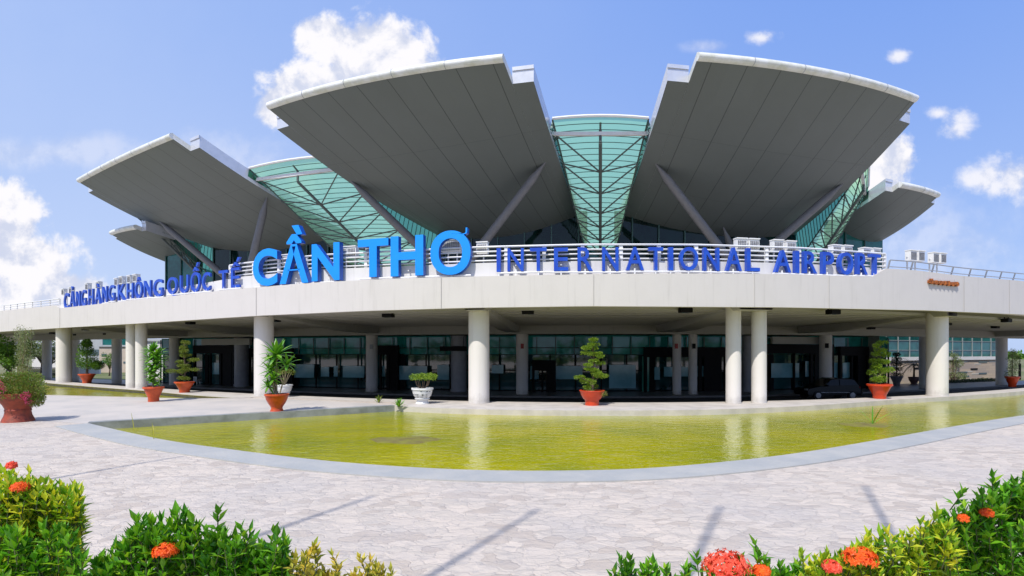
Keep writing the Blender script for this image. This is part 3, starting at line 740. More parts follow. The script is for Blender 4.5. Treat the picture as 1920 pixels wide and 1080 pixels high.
for k, (px, r_) in enumerate([(453, .72), (860, .72), (1402, .5)]):
    x = hit(px, 1.08); b = MB(); H_ = 5.1
    b.lathe([(r_ + .05, 0), (r_ + .05, .25), (r_, .26), (r_, 1.7), (r_ - .02, 1.7), (r_ - .02, 1.73), (r_, 1.73), (r_, 3.2), (r_ - .02, 3.2), (r_ - .02, 3.23), (r_, 3.23), (r_, H_)], n_=32)
    o = b.build('clad_column', clad, term, True); o.location = tl(G(x, 1.08, -.95))
# hanging dark sign board by the clad column
b = MB(); x = hit(850, 1.0); b.box((0, 0, 0), 2.4, .18, .42); b.beam((-.9, 0, .42), (-.9, 0, 1.3), .05, .05); b.beam((.9, 0, .42), (.9, 0, 1.3), .05, .05)
o = b.build('hanging_board', M['black']); o.location = G(x, 1.0, 2.75); tag(o, 'long dark board hanging under the driveway in front of a clad column', 'hanging board')

# right wing with stone cladding
wl = at(1640, 722, 61); wr = at(1876, 712, 72); wl.z = wr.z = -1.1
wing = thing('terminal_wing', wl, 'right wing with beige strip stone wall and a band of green glass', 'building')
t = wr - wl; L = t.length; ang = math.atan2(t.y, t.x); wing.rotation_euler.z = ang
b = MB(); b.face([(0, 0, 0), (L, 0, 0), (L, 0, 2.75), (0, 0, 2.75)], 0, [(0, 0), (L, 0), (L, 2.75), (0, 2.75)]); b.face([(L, 0, 0), (L, 12, 0), (L, 12, 2.75), (L, 0, 2.75)], 0, [(0, 0), (12, 0), (12, 2.75), (0, 2.75)])
b.build('stone_wall', M['stonewall'], wing)
b = MB(); b.box((L / 2, 5.9, 2.75), L + .2, 12.1, .42); b.build('white_band', M['cream'], wing)
b = MB(); b.face([(0, .1, 3.17), (L, .1, 3.17), (L, .1, 6.2), (0, .1, 6.2)]); b.face([(L, .1, 3.17), (L, 12, 3.17), (L, 12, 6.2), (L, .1, 6.2)])
o = b.build('glass_band', M['glassteal'], wing); b = MB()
for i in range(13): b.box((L * i / 12, .06, 3.17), .09, .08, 3.03)
for z in (3.95, 5.1): b.box((L / 2, .06, z), L, .06, .06)
b.build('mullions', M['mullionlight'], o)
b = MB(); b.box((L / 2, 6, 6.2), L + .3, 12.3, .25); b.build('roof_slab', M['cream'], wing)
for i, (fx, fz, wd) in enumerate([(.06, 1.95, 2.6), (.42, 2.2, .9), (.80, 2.35, 2.0), (.73, 1.45, 1.6), (.80, .85, 1.9), (.35, 1.1, 1.8), (.63, 1.05, 1.9), (.28, 1.7, 1.2), (.66, .55, 1.5)]):
    b = MB(); b.box((L * fx + wd / 2, -.012, fz), wd, .07, .20, 0); b.build('slot_window', M['winglass'] if i % 2 == 0 else M['black'], wing)
# cream strips on the wall
b = MB()
for i in range(16): b.box((rnd.uniform(.5, L - 1.5), -.008, .2 + .32 * rnd.randrange(8)), rnd.uniform(.7, 1.8), .03, .13)
b.build('pale_strips', mat('pale_stone', (.52, .50, .46), .8), wing)

# ================================================================== SIGN LETTERS
def glyph(ch, off, ext):
    cu = bpy.data.curves.new('g', 'FONT'); cu.body = ch; cu.size = 1; cu.offset = off; cu.extrude = ext; cu.resolution_u = 5
    ob = bpy.data.objects.new('g', cu); col.objects.link(ob)
    dg = bpy.context.evaluated_depsgraph_get(); me = bpy.data.meshes.new_from_object(ob.evaluated_get(dg))
    bpy.data.objects.remove(ob); bpy.data.curves.remove(cu); return me
CAP = {}
def cap(off):
    if off not in CAP:
        me = glyph('H', off, .01); ys = [v.co.y for v in me.vertices]; CAP[off] = (min(ys), max(ys)); bpy.data.meshes.remove(me)
    return CAP[off]
def letter(ch, l, r_, yt, yb, big, par, o0):
    off = .028 if big else .010
    v = -.078 if not big else -.083
    xa_, xb_ = hit(l, v), hit(r_, v); A, B = G(xa_, v), G(xb_, v); e_ = (B - A) * (0 if big else .08); A = A + e_; B = B - e_; mid = (A + B) / 2; t = B - A; Wd = t.length
    zb = CAMZ + (HY - yb) / FPX * mid.y; ztp = CAMZ + (HY - yt) / FPX * mid.y
    me = glyph(ch, off, .5); xs_ = [q.co.x for q in me.vertices]; c0, c1 = cap(off)
    sx = Wd / (max(xs_) - min(xs_)); sz = (ztp - zb) / (c1 - c0); th = .30 if big else (.20 if l > 900 else .13)
    cx_ = (max(xs_) + min(xs_)) / 2
    for q in me.vertices:
        x, y, z = q.co; q.co = ((x - cx_) * sx, -z * th, (y - c0) * sz)
    me.materials.append(M['skyface' if big else 'blueface']); me.materials.append(M['skyside' if big else 'blueside'])
    me.update()
    bm = bmesh.new(); bm.from_mesh(me); bmesh.ops.recalc_face_normals(bm, faces=bm.faces)
    for f in bm.faces: f.material_index = 0 if abs(f.normal.y) > .7 else 1; f.smooth = False
    bm.to_mesh(me); bm.free()
    nm = 'letter'; o = bpy.data.objects.new(nm, me); col.objects.link(o); o.parent = par; o.location = Vector((mid.x, mid.y, zb)) - o0; o.rotation_euler.z = math.atan2(t.y, t.x)
    o['label'] = ('sky blue' if big else 'deep blue') + ' letter ' + ch
    return Wd
def word(spec, label, big=False):
    l0 = spec[0][1]; r0 = spec[-1][2]; v = -.080
    c = G(hit((l0 + r0) / 2, v), v); c.z = CAMZ + (HY - spec[len(spec) // 2][4]) / FPX * c.y
    t = thing('sign_word', c, label, 'sign', 'blue sign letters along the driveway fascia')
    for s_ in spec: letter(*s_, big, t, c)
    b = MB()
    zl = lambda s_: CAMZ + (HY - s_[4]) / FPX * G(hit((s_[1] + s_[2]) / 2, v), v).y
    pts = []
    for s_ in spec:
        for px in (s_[1] + 1, s_[2] - 1): x = hit(px, v); q = G(x, v, zl(s_) - .06); pts.append(q - c)
    b.tube(pts, .05, 6)
    for s_ in spec:
        x = hit((s_[1] + s_[2]) / 2, v); q = G(x, v); zf = zt(TOPT, x, -.09)
        b.beam(Vector((q.x, q.y, zf - .02)) - c, Vector((q.x, q.y, zl(s_) + .1)) - c, .06, .06)
        b.beam(Vector((q.x, q.y, zl(s_) + .3)) - c, G(x, -.066, zl(s_) + .3) - c, .05, .05)
    b.build('mounting_frame', M['white'], t)
    return t
word([('C', 120, 131, 550, 580), ('Ả', 131, 142, 548, 578), ('N', 143, 152, 546, 576), ('G', 153, 163, 544, 574)], 'deep blue word CẢNG at the far left end of the sign')
word([('H', 166, 177, 542, 572), ('À', 178, 191, 540, 570), ('N', 192, 203, 537, 567), ('G', 204, 217, 535, 564)], 'deep blue word HÀNG, second word from the far left')
word([('K', 221, 237, 533, 563), ('H', 238, 252, 531, 560), ('Ô', 253, 269, 528, 559), ('N', 270, 286, 526, 557), ('G', 287, 308, 524, 556)], 'deep blue word KHÔNG between HÀNG and QUỐC')
word([('Q', 313, 335, 520, 551), ('U', 337, 356, 516, 549), ('Ố', 357, 378, 513, 547), ('C', 379, 397, 511, 545)], 'deep blue word QUỐC right of KHÔNG')
word([('T', 410, 430, 507, 541), ('Ế', 433, 453, 504, 539)], 'deep blue word TẾ just left of the large sky blue letters')
word([('C', 478, 524, 468, 536), ('Ầ'.replace('Ầ', 'Ầ'), 528, 582, 463, 532), ('N', 588, 640, 457, 527)], 'large sky blue word CẦN in front of the railing', True)
word([('T', 674, 731, 449, 520), ('H', 735, 796, 443, 518), ('Ơ', 809, 884, 439, 515)], 'large sky blue word THƠ in front of the railing', True)
word([('I', 931, 940, 466, 510), ('N', 949, 985, 466, 509), ('T', 991, 1028, 465, 508), ('E', 1036, 1068, 465, 508), ('R', 1080, 1114, 464, 508), ('N', 1126, 1162, 464, 508), ('A', 1170, 1210, 464, 507), ('T', 1213, 1245, 464, 507),
      ('I', 1252, 1262, 464, 507), ('O', 1270, 1311, 464, 507), ('N', 1315, 1350, 465, 508), ('A', 1357, 1392, 465, 508), ('L', 1396, 1425, 466, 509)], 'long deep blue word INTERNATIONAL in the middle of the fascia')
word([('A', 1448, 1484, 470, 511), ('I', 1488, 1497, 471, 512), ('R', 1503, 1532, 472, 513), ('P', 1538, 1563, 473, 514), ('O', 1568, 1600, 474, 515), ('R', 1603, 1626, 475, 515), ('T', 1628, 1650, 477, 516)], 'deep blue word AIRPORT at the right end of the sign')

# sign floodlights: a louvred head on a bracket and pole
def make_flood():
    t = thing('sign_floodlight', (0, 0, 0), 'x', 'floodlight', 'floodlights on the driveway parapet')
    b = MB(); b.box((0, 0, 0), .56, .30, .56, base=False); b.box((0, -.02, .30), .60, .36, .05, base=False); b.build('housing', M['white'], t)
    b = MB()
    for i in range(6): b.box((0, -.158, -.20 + .07 * i), .48, .014, .022, base=False)
    for i in range(5): b.box((-.2 + .1 * i, -.162, -.02), .014, .012, .42, base=False)
    b.build('louvre_grille', mat('grille', (.10, .10, .11), .5), t)
    b = MB(); b.beam((-.33, .02, -.05), (.33, .02, -.05), .05, .05); b.beam((0, .2, -1.3), (0, .2, -.1), .06, .06); b.beam((0, .2, -.15), (0, .05, -.05), .05, .05); b.build('bracket', M['white'], t)
    return t
fl0 = make_flood(); first = True
flood = [(1388, 459), (1411, 460), (1456, 462), (1480, 464), (1565, 471), (1586, 472), (1621, 476), (1640, 477), (1708, 480), (1723, 481), (1750, 484), (1764, 485),
         (905, 466), (540, 488), (556, 486), (645, 474), (662, 473), (697, 470), (838, 462), (855, 461),
         (121, 548), (135, 545), (166, 538), (186, 535), (221, 529), (230, 526), (245, 524), (256, 522)]
desc = {0: 'white floodlight above the letters NAL of INTERNATIONAL', 2: 'white floodlight above the first letter of AIRPORT', 4: 'white floodlight above the letter P of AIRPORT', 6: 'white floodlight above the last letter of AIRPORT', 8: 'dark floodlight against the sky right of AIRPORT', 10: 'dark floodlight against the sky furthest right'}
for i, (px, py) in enumerate(flood):
    o = fl0 if i == 0 else copy_tree(fl0)
    v = -.05; x = hit(px, v); g_ = G(x, v); o.location = (g_.x, g_.y, CAMZ + (HY - py) / FPX * g_.y); t = tangent(x, v); o.rotation_euler.z = math.atan2(t.y, t.x)
    if i < 12: o['label'] = desc[i - i % 2] + (', left one of the pair' if i % 2 == 0 else ', right one of the pair')
    elif i == 12: o['label'] = 'white floodlight right of the letter Ơ beside the strut'
    elif i < 20: o['label'] = ['grey floodlight behind the letter Ầ', 'grey floodlight just right of the letter Ầ', 'grey floodlight right of CẦN, left of the pair', 'grey floodlight right of CẦN, right of the pair', 'grey floodlight behind the letter T of THƠ', 'grey floodlight behind the ring of Ơ, left one', 'grey floodlight behind the ring of Ơ, right one'][i - 13]
    else:
        o.scale = (.9, .9, .9); o['label'] = 'small dark floodlight above the word ' + ['CẢNG', 'HÀNG', 'KHÔNG', 'KHÔNG'][(i - 20) // 2] + [', left one of the ', ', right one of the '][i % 2] + ['pair', 'pair', 'first pair', 'second pair'][(i - 20) // 2]

# rusty bracket on the fascia right of the sign
x0, x1 = hit(1741, -.094), hit(1796, -.094); A = G(x0, -.094, 0); B = G(x1, -.094, 0); A.z = CAMZ + (HY - 528) / FPX * A.y; B.z = CAMZ + (HY - 533) / FPX * B.y
rb = thing('rusty_bracket', A, 'rusty orange steel bracket left on the fascia right of the sign', 'bracket'); b = MB()
b.beam((0, 0, 0), B - A, .16, .16); b.build('bar', M['rust'], rb); b = MB()
for i in range(7):
    q = (B - A) * ((i + .5) / 7); b.box(q + Vector((0, -.04, -.12 - .04 * rnd.random())), .16, .10, .22 + .08 * rnd.random())
    pass
b.build('lugs', [M['rust']], rb); b = MB()
for i in range(6): q = (B - A) * ((i + .5) / 6); b.beam(q + Vector((0, .02, .08)), q + Vector((0, .12, .5 + .2 * rnd.random())), .02, .02)
b.build('uprights', M['greyb'], rb)

# box floodlights under the deck
def make_down():
    t = thing('ceiling_floodlight', (0, 0, 0), 'x', 'floodlight', 'black floodlights under the driveway')
    b = MB(); b.box((0, 0, 0), .62, .42, .24, base=False); b.box((0, 0, .135), .5, .3, .03, base=False); b.build('housing', M['black'], t)
    b = MB(); b.box((0, -.02, -.125), .5, .32, .012, base=False); b.build('lens', mat('lamp_lens', (.05, .05, .05), .1), t)
    b = MB(); b.beam((-.32, 0, .02), (-.32, 0, .3), .04, .05); b.beam((.32, 0, .02), (.32, 0, .3), .04, .05); b.build('bracket', M['black'], t)
    return t
d0 = make_down()
downs = [(728, 591, 'left of the widest column, near the fascia'), (630, 623, 'deep under the deck above the left entrance'), (815, 620, 'deep under the deck above the white urn'), (990, 585, 'near the fascia right of the widest column'), (1018, 617, 'deep under the deck beside an inner column, right of the widest column'),
         (1285, 582, 'near the fascia left of the paired columns'), (1243, 616, 'deep under the deck left of the inner column pair'), (1562, 585, 'near the fascia above the car'), (1459, 615, 'deep under the deck just right of the column pair'), (1633, 615, 'above the potted bonsai on the right'),
         (1887, 601, 'near the fascia at the right edge of the picture'), (1866, 613, 'beside the last inner column on the right'), (1775, 607, 'touching the right side of the right hand column'), (357, 605, 'above the left bonsai, near the fascia'), (368, 628, 'just above the top of the left bonsai'), (516, 600, 'just right of the second large column'),
         (199, 636, 'left of the left column pair, deep under the deck'), (143, 634, 'just right of the leftmost white column'), (98, 624, 'just left of the leftmost white column'), (160, 617, 'between the leftmost column and the slender pair, near the fascia')]
for i, (px, py, lb) in enumerate(downs):
    o = d0 if i == 0 else copy_tree(d0); z = 4.82
    d = (z - CAMZ) * FPX / (HY - py); lo, hi = -.05, .95
    for _ in range(30):
        m_ = (lo + hi) / 2
        if G(hit(px, m_), m_).y < d: lo = m_
        else: hi = m_
    x = hit(px, lo); o.location = G(x, lo, z); t = tangent(x, lo); o.rotation_euler.z = math.atan2(t.y, t.x); o['label'] = 'black box floodlight ' + lb
    if i in (14,): o.scale = (.8, .8, .8)

# small red / grey boxes on inner columns
def wallbox(px, py, m, lb, nm='alarm_box', cat='alarm box'):
    x = hit(px, .93); g_ = G(x, .938); z = CAMZ + (HY - py) / FPX * g_.y; b = MB(); b.box((0, 0, 0), .26, .12, .42, base=False); b.box((0, -.065, .05), .16, .02, .16, base=False)
    o = b.build(nm, m); o.location = (g_.x, g_.y, z); tag(o, lb, cat, 'boxes on the inner columns')
wallbox(979, 649, M['red'], 'small red box on the inner column right of the widest column'); wallbox(1269, 649, M['red'], 'small red box on the left column of the inner pair')
wallbox(695, 650, M['greyb'], 'small grey box on the inner column in front of the left entrance'); wallbox(1302, 649, M['black'], 'small dark box on the right column of the inner pair'); wallbox(1552, 648, M['black'], 'small dark box on the inner column behind the car')

# ================================================================== CAR
def make_car(px, base):
    d = 43.0; c = at(px, base, d); c.z = -1.096
    t = thing('parked_car', c, 'black car parked in the shade under the driveway, facing left', 'car'); t.rotation_euler.z = R(4)
    prof = [(-2.25, .42), (-2.28, .62), (-2.15, .86), (-1.35, 1.02), (-.95, 1.08), (-.35, 1.55), (.1, 1.68), (1.2, 1.68), (1.75, 1.55), (2.1, 1.12), (2.22, .95), (2.25, .5), (2.15, .32), (-2.15, .32)]
    b = MB(); rows = []
    for y, kx, kz in ((-.88, .99, .97), (-.92, 1, 1), (-.5, 1, 1.01), (.5, 1, 1.01), (.92, 1, 1), (.88, .99, .97)):
        rows.append([(x * kx, y * (1 if z < 1.1 else .84), .32 + (z - .32) * kz) for x, z in prof])
    b.grid(rows, closed=True); b.face(rows[0]); b.face(rows[-1]); b.build('body', M['carpaint'], t, True)
    for s_ in (-1, 1):
        b = MB(); y = s_ * .80
        b.face([(-.78, y * 1.12, 1.10), (.35, y * 1.12, 1.12), (.35, y, 1.58), (-.32, y, 1.52)]); b.face([(.42, y * 1.12, 1.12), (1.85, y * 1.12, 1.14), (1.6, y, 1.55), (.42, y, 1.58)]); b.build('side_window', M['carglass'], t)
    for x in (-1.42, 1.42):
        for s_ in (-1, 1):
            b = MB(); b.tube([(x, s_ * .70, .34), (x, s_ * .95, .34)], .34, 24); o = b.build('wheel', M['tyre'], t, True)
            b = MB(); b.tube([(x, s_ * .94, .34), (x, s_ * .962, .34)], .21, 16)
            for k in range(5): a = k * 2 * math.pi / 5; b.beam((x, s_ * .97, .34), (x + .2 * math.cos(a), s_ * .97, .34 + .2 * math.sin(a)), .05, .03)
            b.build('rim', M['rim'], o)
    b = MB(); b.box((-2.17, -.62, .72), .2, .4, .13); b.build('headlight', M['rim'], t); b = MB(); b.box((2.16, -.66, .85), .14, .3, .18); b.build('tail_light', M['red'], t)
    b = MB(); b.box((0, -.935, .55), 3.0, .02, .03); b.build('trim_strip', M['rim'], t)
    b = MB(); b.box((-.75, -1.0, 1.05), .18, .16, .12); b.build('wing_mirror', M['carpaint'], t)
make_car(1552, 742)

# ================================================================== PLANTS
def leaf_verts(c, d, n_, L, W, droop=.0):
    """folded leaf: 2 quads + tip. c base, d direction, n_ normal"""
    s_ = d.cross(n_); 
    if s_.length < 1e-4: s_ = Vector((1, 0, 0))
    s_.normalize(); up = s_.cross(d)
    m1 = c + d * L * .45 - Vector((0, 0, droop * L * .15)); tip = c + d * L - Vector((0, 0, droop * L * .6))
    return [c, m1 + s_ * W / 2 + up * W * .18, m1, m1 - s_ * W / 2 + up * W * .18, tip]
def add_leaf(b, c, d, n_, L, W, droop=0.0):
    i = len(b.v); b.v += [tuple(q) for q in leaf_verts(c, d, n_, L, W, droop)]
    b.f += [(i, i + 1, i + 2), (i, i + 2, i + 3), (i + 1, i + 4, i + 2), (i + 2, i + 4, i + 3)]; b.m += [0] * 4; b.uv += [None] * 4
def rv(r=rnd):
    while True:
        q = Vector((r.uniform(-1, 1), r.uniform(-1, 1), r.uniform(-1, 1)))
        if .05 < q.length < 1: return q.normalized()
def clump(b, c, rad, n_, L, W=None, up=.5):
    """leaves on and in an ellipsoid"""
    c = Vector(c); rad = Vector(rad) if not isinstance(rad, (int, float)) else Vector((rad,) * 3); W = W or L * .5
    for _ in range(n_):
        q = rv(); r_ = rnd.random() ** .4; p = c + Vector((q.x * rad.x, q.y * rad.y, q.z * rad.z)) * r_
        d = (q + rv() * .7 + Vector((0, 0, up))).normalized(); add_leaf(b, p, d, rv(), L * rnd.uniform(.7, 1.25), W * rnd.uniform(.7, 1.2), .3)
def newleaf(): b = MB(); b.raw = True; return b
def rosette(b, c, n_, L, W, el0=R(-30), el1=R(75), droop=.6, seg=4):
    c = Vector(c)
    for i in range(n_):
        az = i * 2.4 + rnd.uniform(-.3, .3); el = el0 + (el1 - el0) * ((i + .5) / n_) ** .8 + rnd.uniform(-.1, .1); l = L * rnd.uniform(.8, 1.15)
        p = Vector(c); d = Vector((math.cos(az) * math.cos(el), math.sin(az) * math.cos(el), math.sin(el))); s_ = Vector((-math.sin(az), math.cos(az), 0))
        rows = []
        for k in range(seg + 1):
            t = k / seg; w_ = W * (math.sin(math.pi * min(1, .12 + t * .88)) ** .7) * .5 + .004; upv = s_.cross(d)
            rows.append([p - s_ * w_ - upv * w_ * .0, p + upv * (-w_ * .35), p + s_ * w_]); p = p + d * l / seg; d = (d - Vector((0, 0, droop * .5 / seg * (1 + t)))).normalized()
        b.grid(rows)
def potm(prof, m, name='pot'):
    b = MB(); b.lathe(prof, n_=36); return b
def potted(px, py, s, prof, mpot, label, cat='potted plant', group='potted plants around the pool', z=0.0, name='potted_plant'):
    c = atz(px, py, z); t = thing(name, (c.x, c.y, z), label, cat, group)
    b = MB(); b.lathe(prof, n_=40); b.build('pot', mpot, t, True)
    top = max(p[1] for p in prof); rr = max(p[0] for p in prof)
    b = MB(); b.lathe([(rr * .88, top - .09), (rr * .5, top - .06), (.001, top - .05)], n_=24); b.build('soil', M['soil'], t, True)
    return t, c.y / FPX, top, rr
def scaled(prof, r_, h): return [(a * r_, b * h) for a, b in prof]
BOWL = [(.001, 0), (.55, 0), (.57, .05), (.50, .14), (.46, .24), (.52, .33), (.70, .50), (.86, .70), (.93, .88), (.95, .90), (1.0, .91), (1.0, .99), (.97, 1.0), (.88, 1.0), (.86, .90), (.6, .6)]
TAPER = [(.001, 0), (.5, 0), (.52, .04), (.52, .28), (.57, .33), (.60, .40), (.86, .80), (.90, .86), (1.0, .88), (1.0, .98), (.97, 1.0), (.86, 1.0), (.84, .9), (.6, .6)]
WIDE = [(.001, 0), (.55, 0), (.56, .05), (.55, .30), (.58, .36), (.72, .46), (.88, .68), (.97, .90), (1.03, .97), (1.0, 1.0), (.90, .98), (.8, .8), (.5, .6)]
URN = [(.001, 0), (.62, 0), (.62, .06), (.52, .12), (.50, .22), (.66, .28), (.70, .34), (.62, .38), (.80, .52), (.88, .70), (.92, .88), (1.0, .90), (1.0, 1.0), (.88, 1.0), (.84, .85), (.5, .6)]
BELLY = [(.001, 0), (.76, 0), (.72, .08), (.62, .22), (.58, .36), (.61, .40), (.58, .46), (.68, .60), (.95, .84), (1.05, 1.0), (.95, 1.02), (.85, .95), (.6, .7)]

def niwaki(t, k, z0, H, pads, lean=0.0, leaf=M['leaf_bonsai'], L=.09, dens=1.0, trunk=.06):
    """cloud pruned tree: pads = (dx, height fraction, rx, rz) in fractions of H"""
    b = MB(); pts = [Vector((lean * H * .2 * math.sin(3.2 * f), .05 * math.sin(5 * f), z0 - .1 + f * H * .95)) for f in lin(0, 1, 8)]
    b.tube(pts, [trunk * (1.2 - f * .9) for f in lin(0, 1, 8)], 8)
    for dx, hf, rx, rz in pads:
        f = max(.05, hf - .10); p = Vector((lean * H * .2 * math.sin(3.2 * f), 0, z0 + f * H * .9)); b.tube([p, Vector((dx * H * .6, rnd.uniform(-.1, .1), z0 + (hf - .05) * H)), Vector((dx * H, 0, z0 + hf * H))], [trunk * .5, trunk * .35, trunk * .2], 6)
    b.build('trunk', M['bark'], t, True)
    b = newleaf()
    for dx, hf, rx, rz in pads:
        c = Vector((dx * H, rnd.uniform(-.08, .08) * H * .5, z0 + hf * H)); n0 = max(3, int(rx / .06))
        nl = int(dens * 1700 * (rx * H) * (rx * H + rz * H)) + 60
        for j in range(n0):
            a = rnd.uniform(0, 6.28); rr = rnd.random() ** .5 * rx * H * .62; q = c + Vector((rr * math.cos(a), rr * math.sin(a) * .8, rnd.uniform(-.3, .3) * rz * H))
            clump(b, q, (rx * H * .5, rx * H * .5, rz * H * .8), nl // n0, L, up=.9)
    b.build('foliage', leaf, t)

# big brown pot with periwinkles, front left
t, k, top, rr = potted(34, 790, 1, scaled(BELLY, .74, 1.22), M['terraold'], 'large brown clay pot with a pink and green flowering bush, front left', 'potted plant')
b = newleaf()
for c in [(-.1, 0, 1.6, .75, .5), (.55, 0, 1.4, .55, .5), (-.65, .1, 1.35, .5, .5), (.1, -.35, 1.3, .7, .35), (.85, -.1, 1.05, .3, .4), (.2, .3, 1.8, .5, .35), (-.4, .2, 1.8, .5, .35), (-.45, -.5, 1.35, .4, .35)]:
    clump(b, c[:3], (c[3], c[3], c[4]), 1300, .085)
b.build('foliage', M['leaf_bush'], t)
for c, r_, n_ in (((-.25, -.72, 1.62), .24, 170), ((0, -.75, 1.45), .16, 90), ((.78, -.50, 1.15), .18, 120), ((.80, -.4, .88), .12, 50), ((-.9, -.3, 1.75), .12, 40)): b = newleaf(); clump(b, c, r_, n_, .06, .05); b.build('flower_cluster', M['petal_pink'], t)
t.scale = (.9, .9, .88)
# wiry pale shrub behind it
c = atz(42, 728, 0); t = thing('wiry_shrub', c, 'tall thin pale shrub with bare wiry stems behind the big brown pot', 'shrub'); b = MB(); lf = newleaf()
for i in range(9):
    a = rnd.uniform(0, 6.28); q = Vector((.1 * math.cos(a), .1 * math.sin(a), 0)); pts = [q]
    for j in range(8): q = q + Vector((rnd.uniform(-.18, .18), rnd.uniform(-.1, .1), rnd.uniform(.45, .6))); pts.append(q); clump(lf, q, .28, 45, .10) if j > 1 else None
    b.tube(pts, [.035 - .003 * j for j in range(9)], 5)
b.build('stems', M['palebark'], t); lf.build('foliage', M['leaf_pale'], t)

# round crowned tree in pot on ledge, far left
t, k, top, rr = potted(163, 718.5, 1, scaled(TAPER, .62, .80), M['terra'], 'terracotta pot with a dense dark green bushy tree, furthest left on the ledge')
b = MB(); b.tube([(0, 0, .7), (.03, 0, 1.3), (0, 0, 2.6)], [.12, .09, .04], 8); b.build('trunk', M['bark'], t, True); b = newleaf()
for c in [(0, 0, 2.2, .9, .8), (.1, 0, 1.7, .9, .5), (-.1, 0, 2.9, .65, .6), (.9, 0, 1.55, .55, .35), (0, 0, 3.4, .4, .35)]: clump(b, c[:3], (c[3] * .85, c[3] * .85, c[4]), 900, .13)
b.build('foliage', M['leaf_tree'], t)
# broad leaved cane plant
t, k, top, rr = potted(288, 753, 1, scaled(TAPER, .50, .80), M['terra'], 'terracotta pot with a tall bright green broad leaved plant, beside the small pool')
b = MB()
for dx, h in ((0, 2.9), (.12, 2.3), (-.12, 2.0)): b.tube([(dx * .3, 0, .7), (dx, 0, h)], .025, 6)
b.build('canes', M['palebark'], t, True); b = newleaf()
for z in lin(.95, 2.65, 13):
    f = (z - .95) / 1.7; rosette(b, ((.16 if int(z * 10) % 2 else -.12), 0, z), 14, .28 + .34 * min(1, f * 1.5), .13, R(-25), R(55), .9)
rosette(b, (0, 0, 2.75), 14, .5, .14, R(0), R(85), .5)
b.build('foliage', M['leaf_broad'], t)
# cloud bonsai left
t, k, top, rr = potted(346, 736, 1, scaled(TAPER, .60, .72), M['terra'], 'terracotta pot with a tall layered yellow green bonsai, left of the dark entrance')
niwaki(t, k, top, 2.75, [(.0, .08, .16, .05), (-.15, .24, .22, .06), (.13, .30, .2, .05), (0, .38, .20, .045), (-.14, .47, .15, .04), (.17, .52, .18, .045), (-.02, .62, .17, .05), (.03, .72, .16, .05), (-.02, .82, .15, .055), (.04, .93, .14, .06)], 0, M['leaf_bonsai_dull'], .08, 1.1)
# dracaena
t, k, top, rr = potted(519, 773, 1, scaled(BOWL, .51, .82), M['terra'], 'orange bowl pot with a glossy long leaved dracaena in front of a white column')
b = MB(); tips = [((.0, 0, 2.5), 30, .78, .17), ((-.28, .0, 1.8), 22, .55, .13), ((.42, .1, 2.1), 16, .6, .13), ((-.35, -.05, 1.15), 24, .42, .10), ((-.25, .15, 2.15), 20, .55, .14), ((-.12, -.1, 1.45), 22, .5, .12)]
for p, n_, l, w_ in tips: b.tube([(p[0] * .2, p[1] * .3, .7), (p[0] * .6, p[1], .7 + (p[2] - .7) * .5), p], [.035, .028, .02], 6)
b.build('canes', M['palebark'], t, True); b = newleaf()
for p, n_, l, w_ in tips: rosette(b, p, n_, l, w_, R(-45), R(80), 1.0, 5)
b.build('foliage', M['leaf_broad'], t)
# white tub behind it
t, k, top, rr = potted(533, 744, 1, scaled(URN, .48, .72), M['whitepot'], 'white tub with a thin spindly plant half hidden behind the dracaena')
b = MB(); lf = newleaf()
for i in range(6):
    a = i * 1.05; q = Vector((.45 * math.cos(a), .3 * math.sin(a), 1.35 + .2 * rnd.random())); b.tube([(0, 0, .6), q * .6 + Vector((0, 0, .3)), q], .018, 5); clump(lf, q, (.22, .22, .12), 60, .09)
b.build('stems', M['palebark'], t); lf.build('foliage', M['leaf_bonsai_dull'], t)
# white urn with shrub
t, k, top, rr = potted(792, 757, 1, scaled(URN, .56, .82), M['whitepot'], 'white carved urn with a low spreading shrub, left of the widest column')
b = MB()
for i in range(9):
    a = i * .7; q = Vector((.38 * math.cos(a), .3 * math.sin(a), 1.2)); b.tube([(.05 * math.cos(a), .05 * math.sin(a), .75), q * .8, q], [.03, .02, .012], 5)
b.build('stems', M['bark'], t); lf = newleaf()
for i in range(16): a = i * .9; r_ = .5 * rnd.random() ** .5 + .1; clump(lf, (r_ * math.cos(a), r_ * math.sin(a) * .8, 1.32 + .12 * rnd.random()), (.2, .2, .15), 75, .085)
lf.build('foliage', M['leaf_bonsai'], t)
b = MB()   # small black marks of the carved relief on the urn
for i in range(16):
    a = -math.pi / 2 + rnd.uniform(-1.0, 1.0); z = .82 * rnd.choice([.80, .78, .60, .57, .45]); r_ = .56 * (.905 if z > .6 else .86) * (1.0)
    b.box((r_ * math.cos(a), r_ * math.sin(a), z), .05 + .05 * rnd.random(), .03, .018, a + math.pi / 2)
b.build('relief', M['black'], t)
# main bonsai
t, k, top, rr = potted(1110, 760, 1, scaled(WIDE, .62, .76), M['redpot'], 'red orange bowl pot with a tall cloud pruned bonsai in the middle of the ledge')
niwaki(t, k, top, 2.62, [(a_, b_, c_ * 1.22, d_) for a_, b_, c_, d_ in [(0, .06, .13, .06), (-.05, .16, .17, .06), (-.23, .25, .11, .04), (.17, .27, .17, .045), (.02, .32, .16, .05), (-.02, .39, .15, .035), (-.12, .48, .12, .035), (.16, .50, .10, .04), (.01, .56, .11, .035), (.11, .64, .10, .03), (-.06, .70, .14, .04), (.08, .70, .10, .03), (0, .80, .16, .05), (.04, .86, .12, .04), (-.01, .95, .13, .045)]], .15, M['leaf_bonsai'], .075, 1.3)
lf = newleaf(); clump(lf, (.45, -.3, .60), (.28, .25, .15), 260, .06); clump(lf, (-.15, -.4, .72), (.25, .15, .12), 200, .06); lf.build('trailing_foliage', M['leaf_bush'], t)
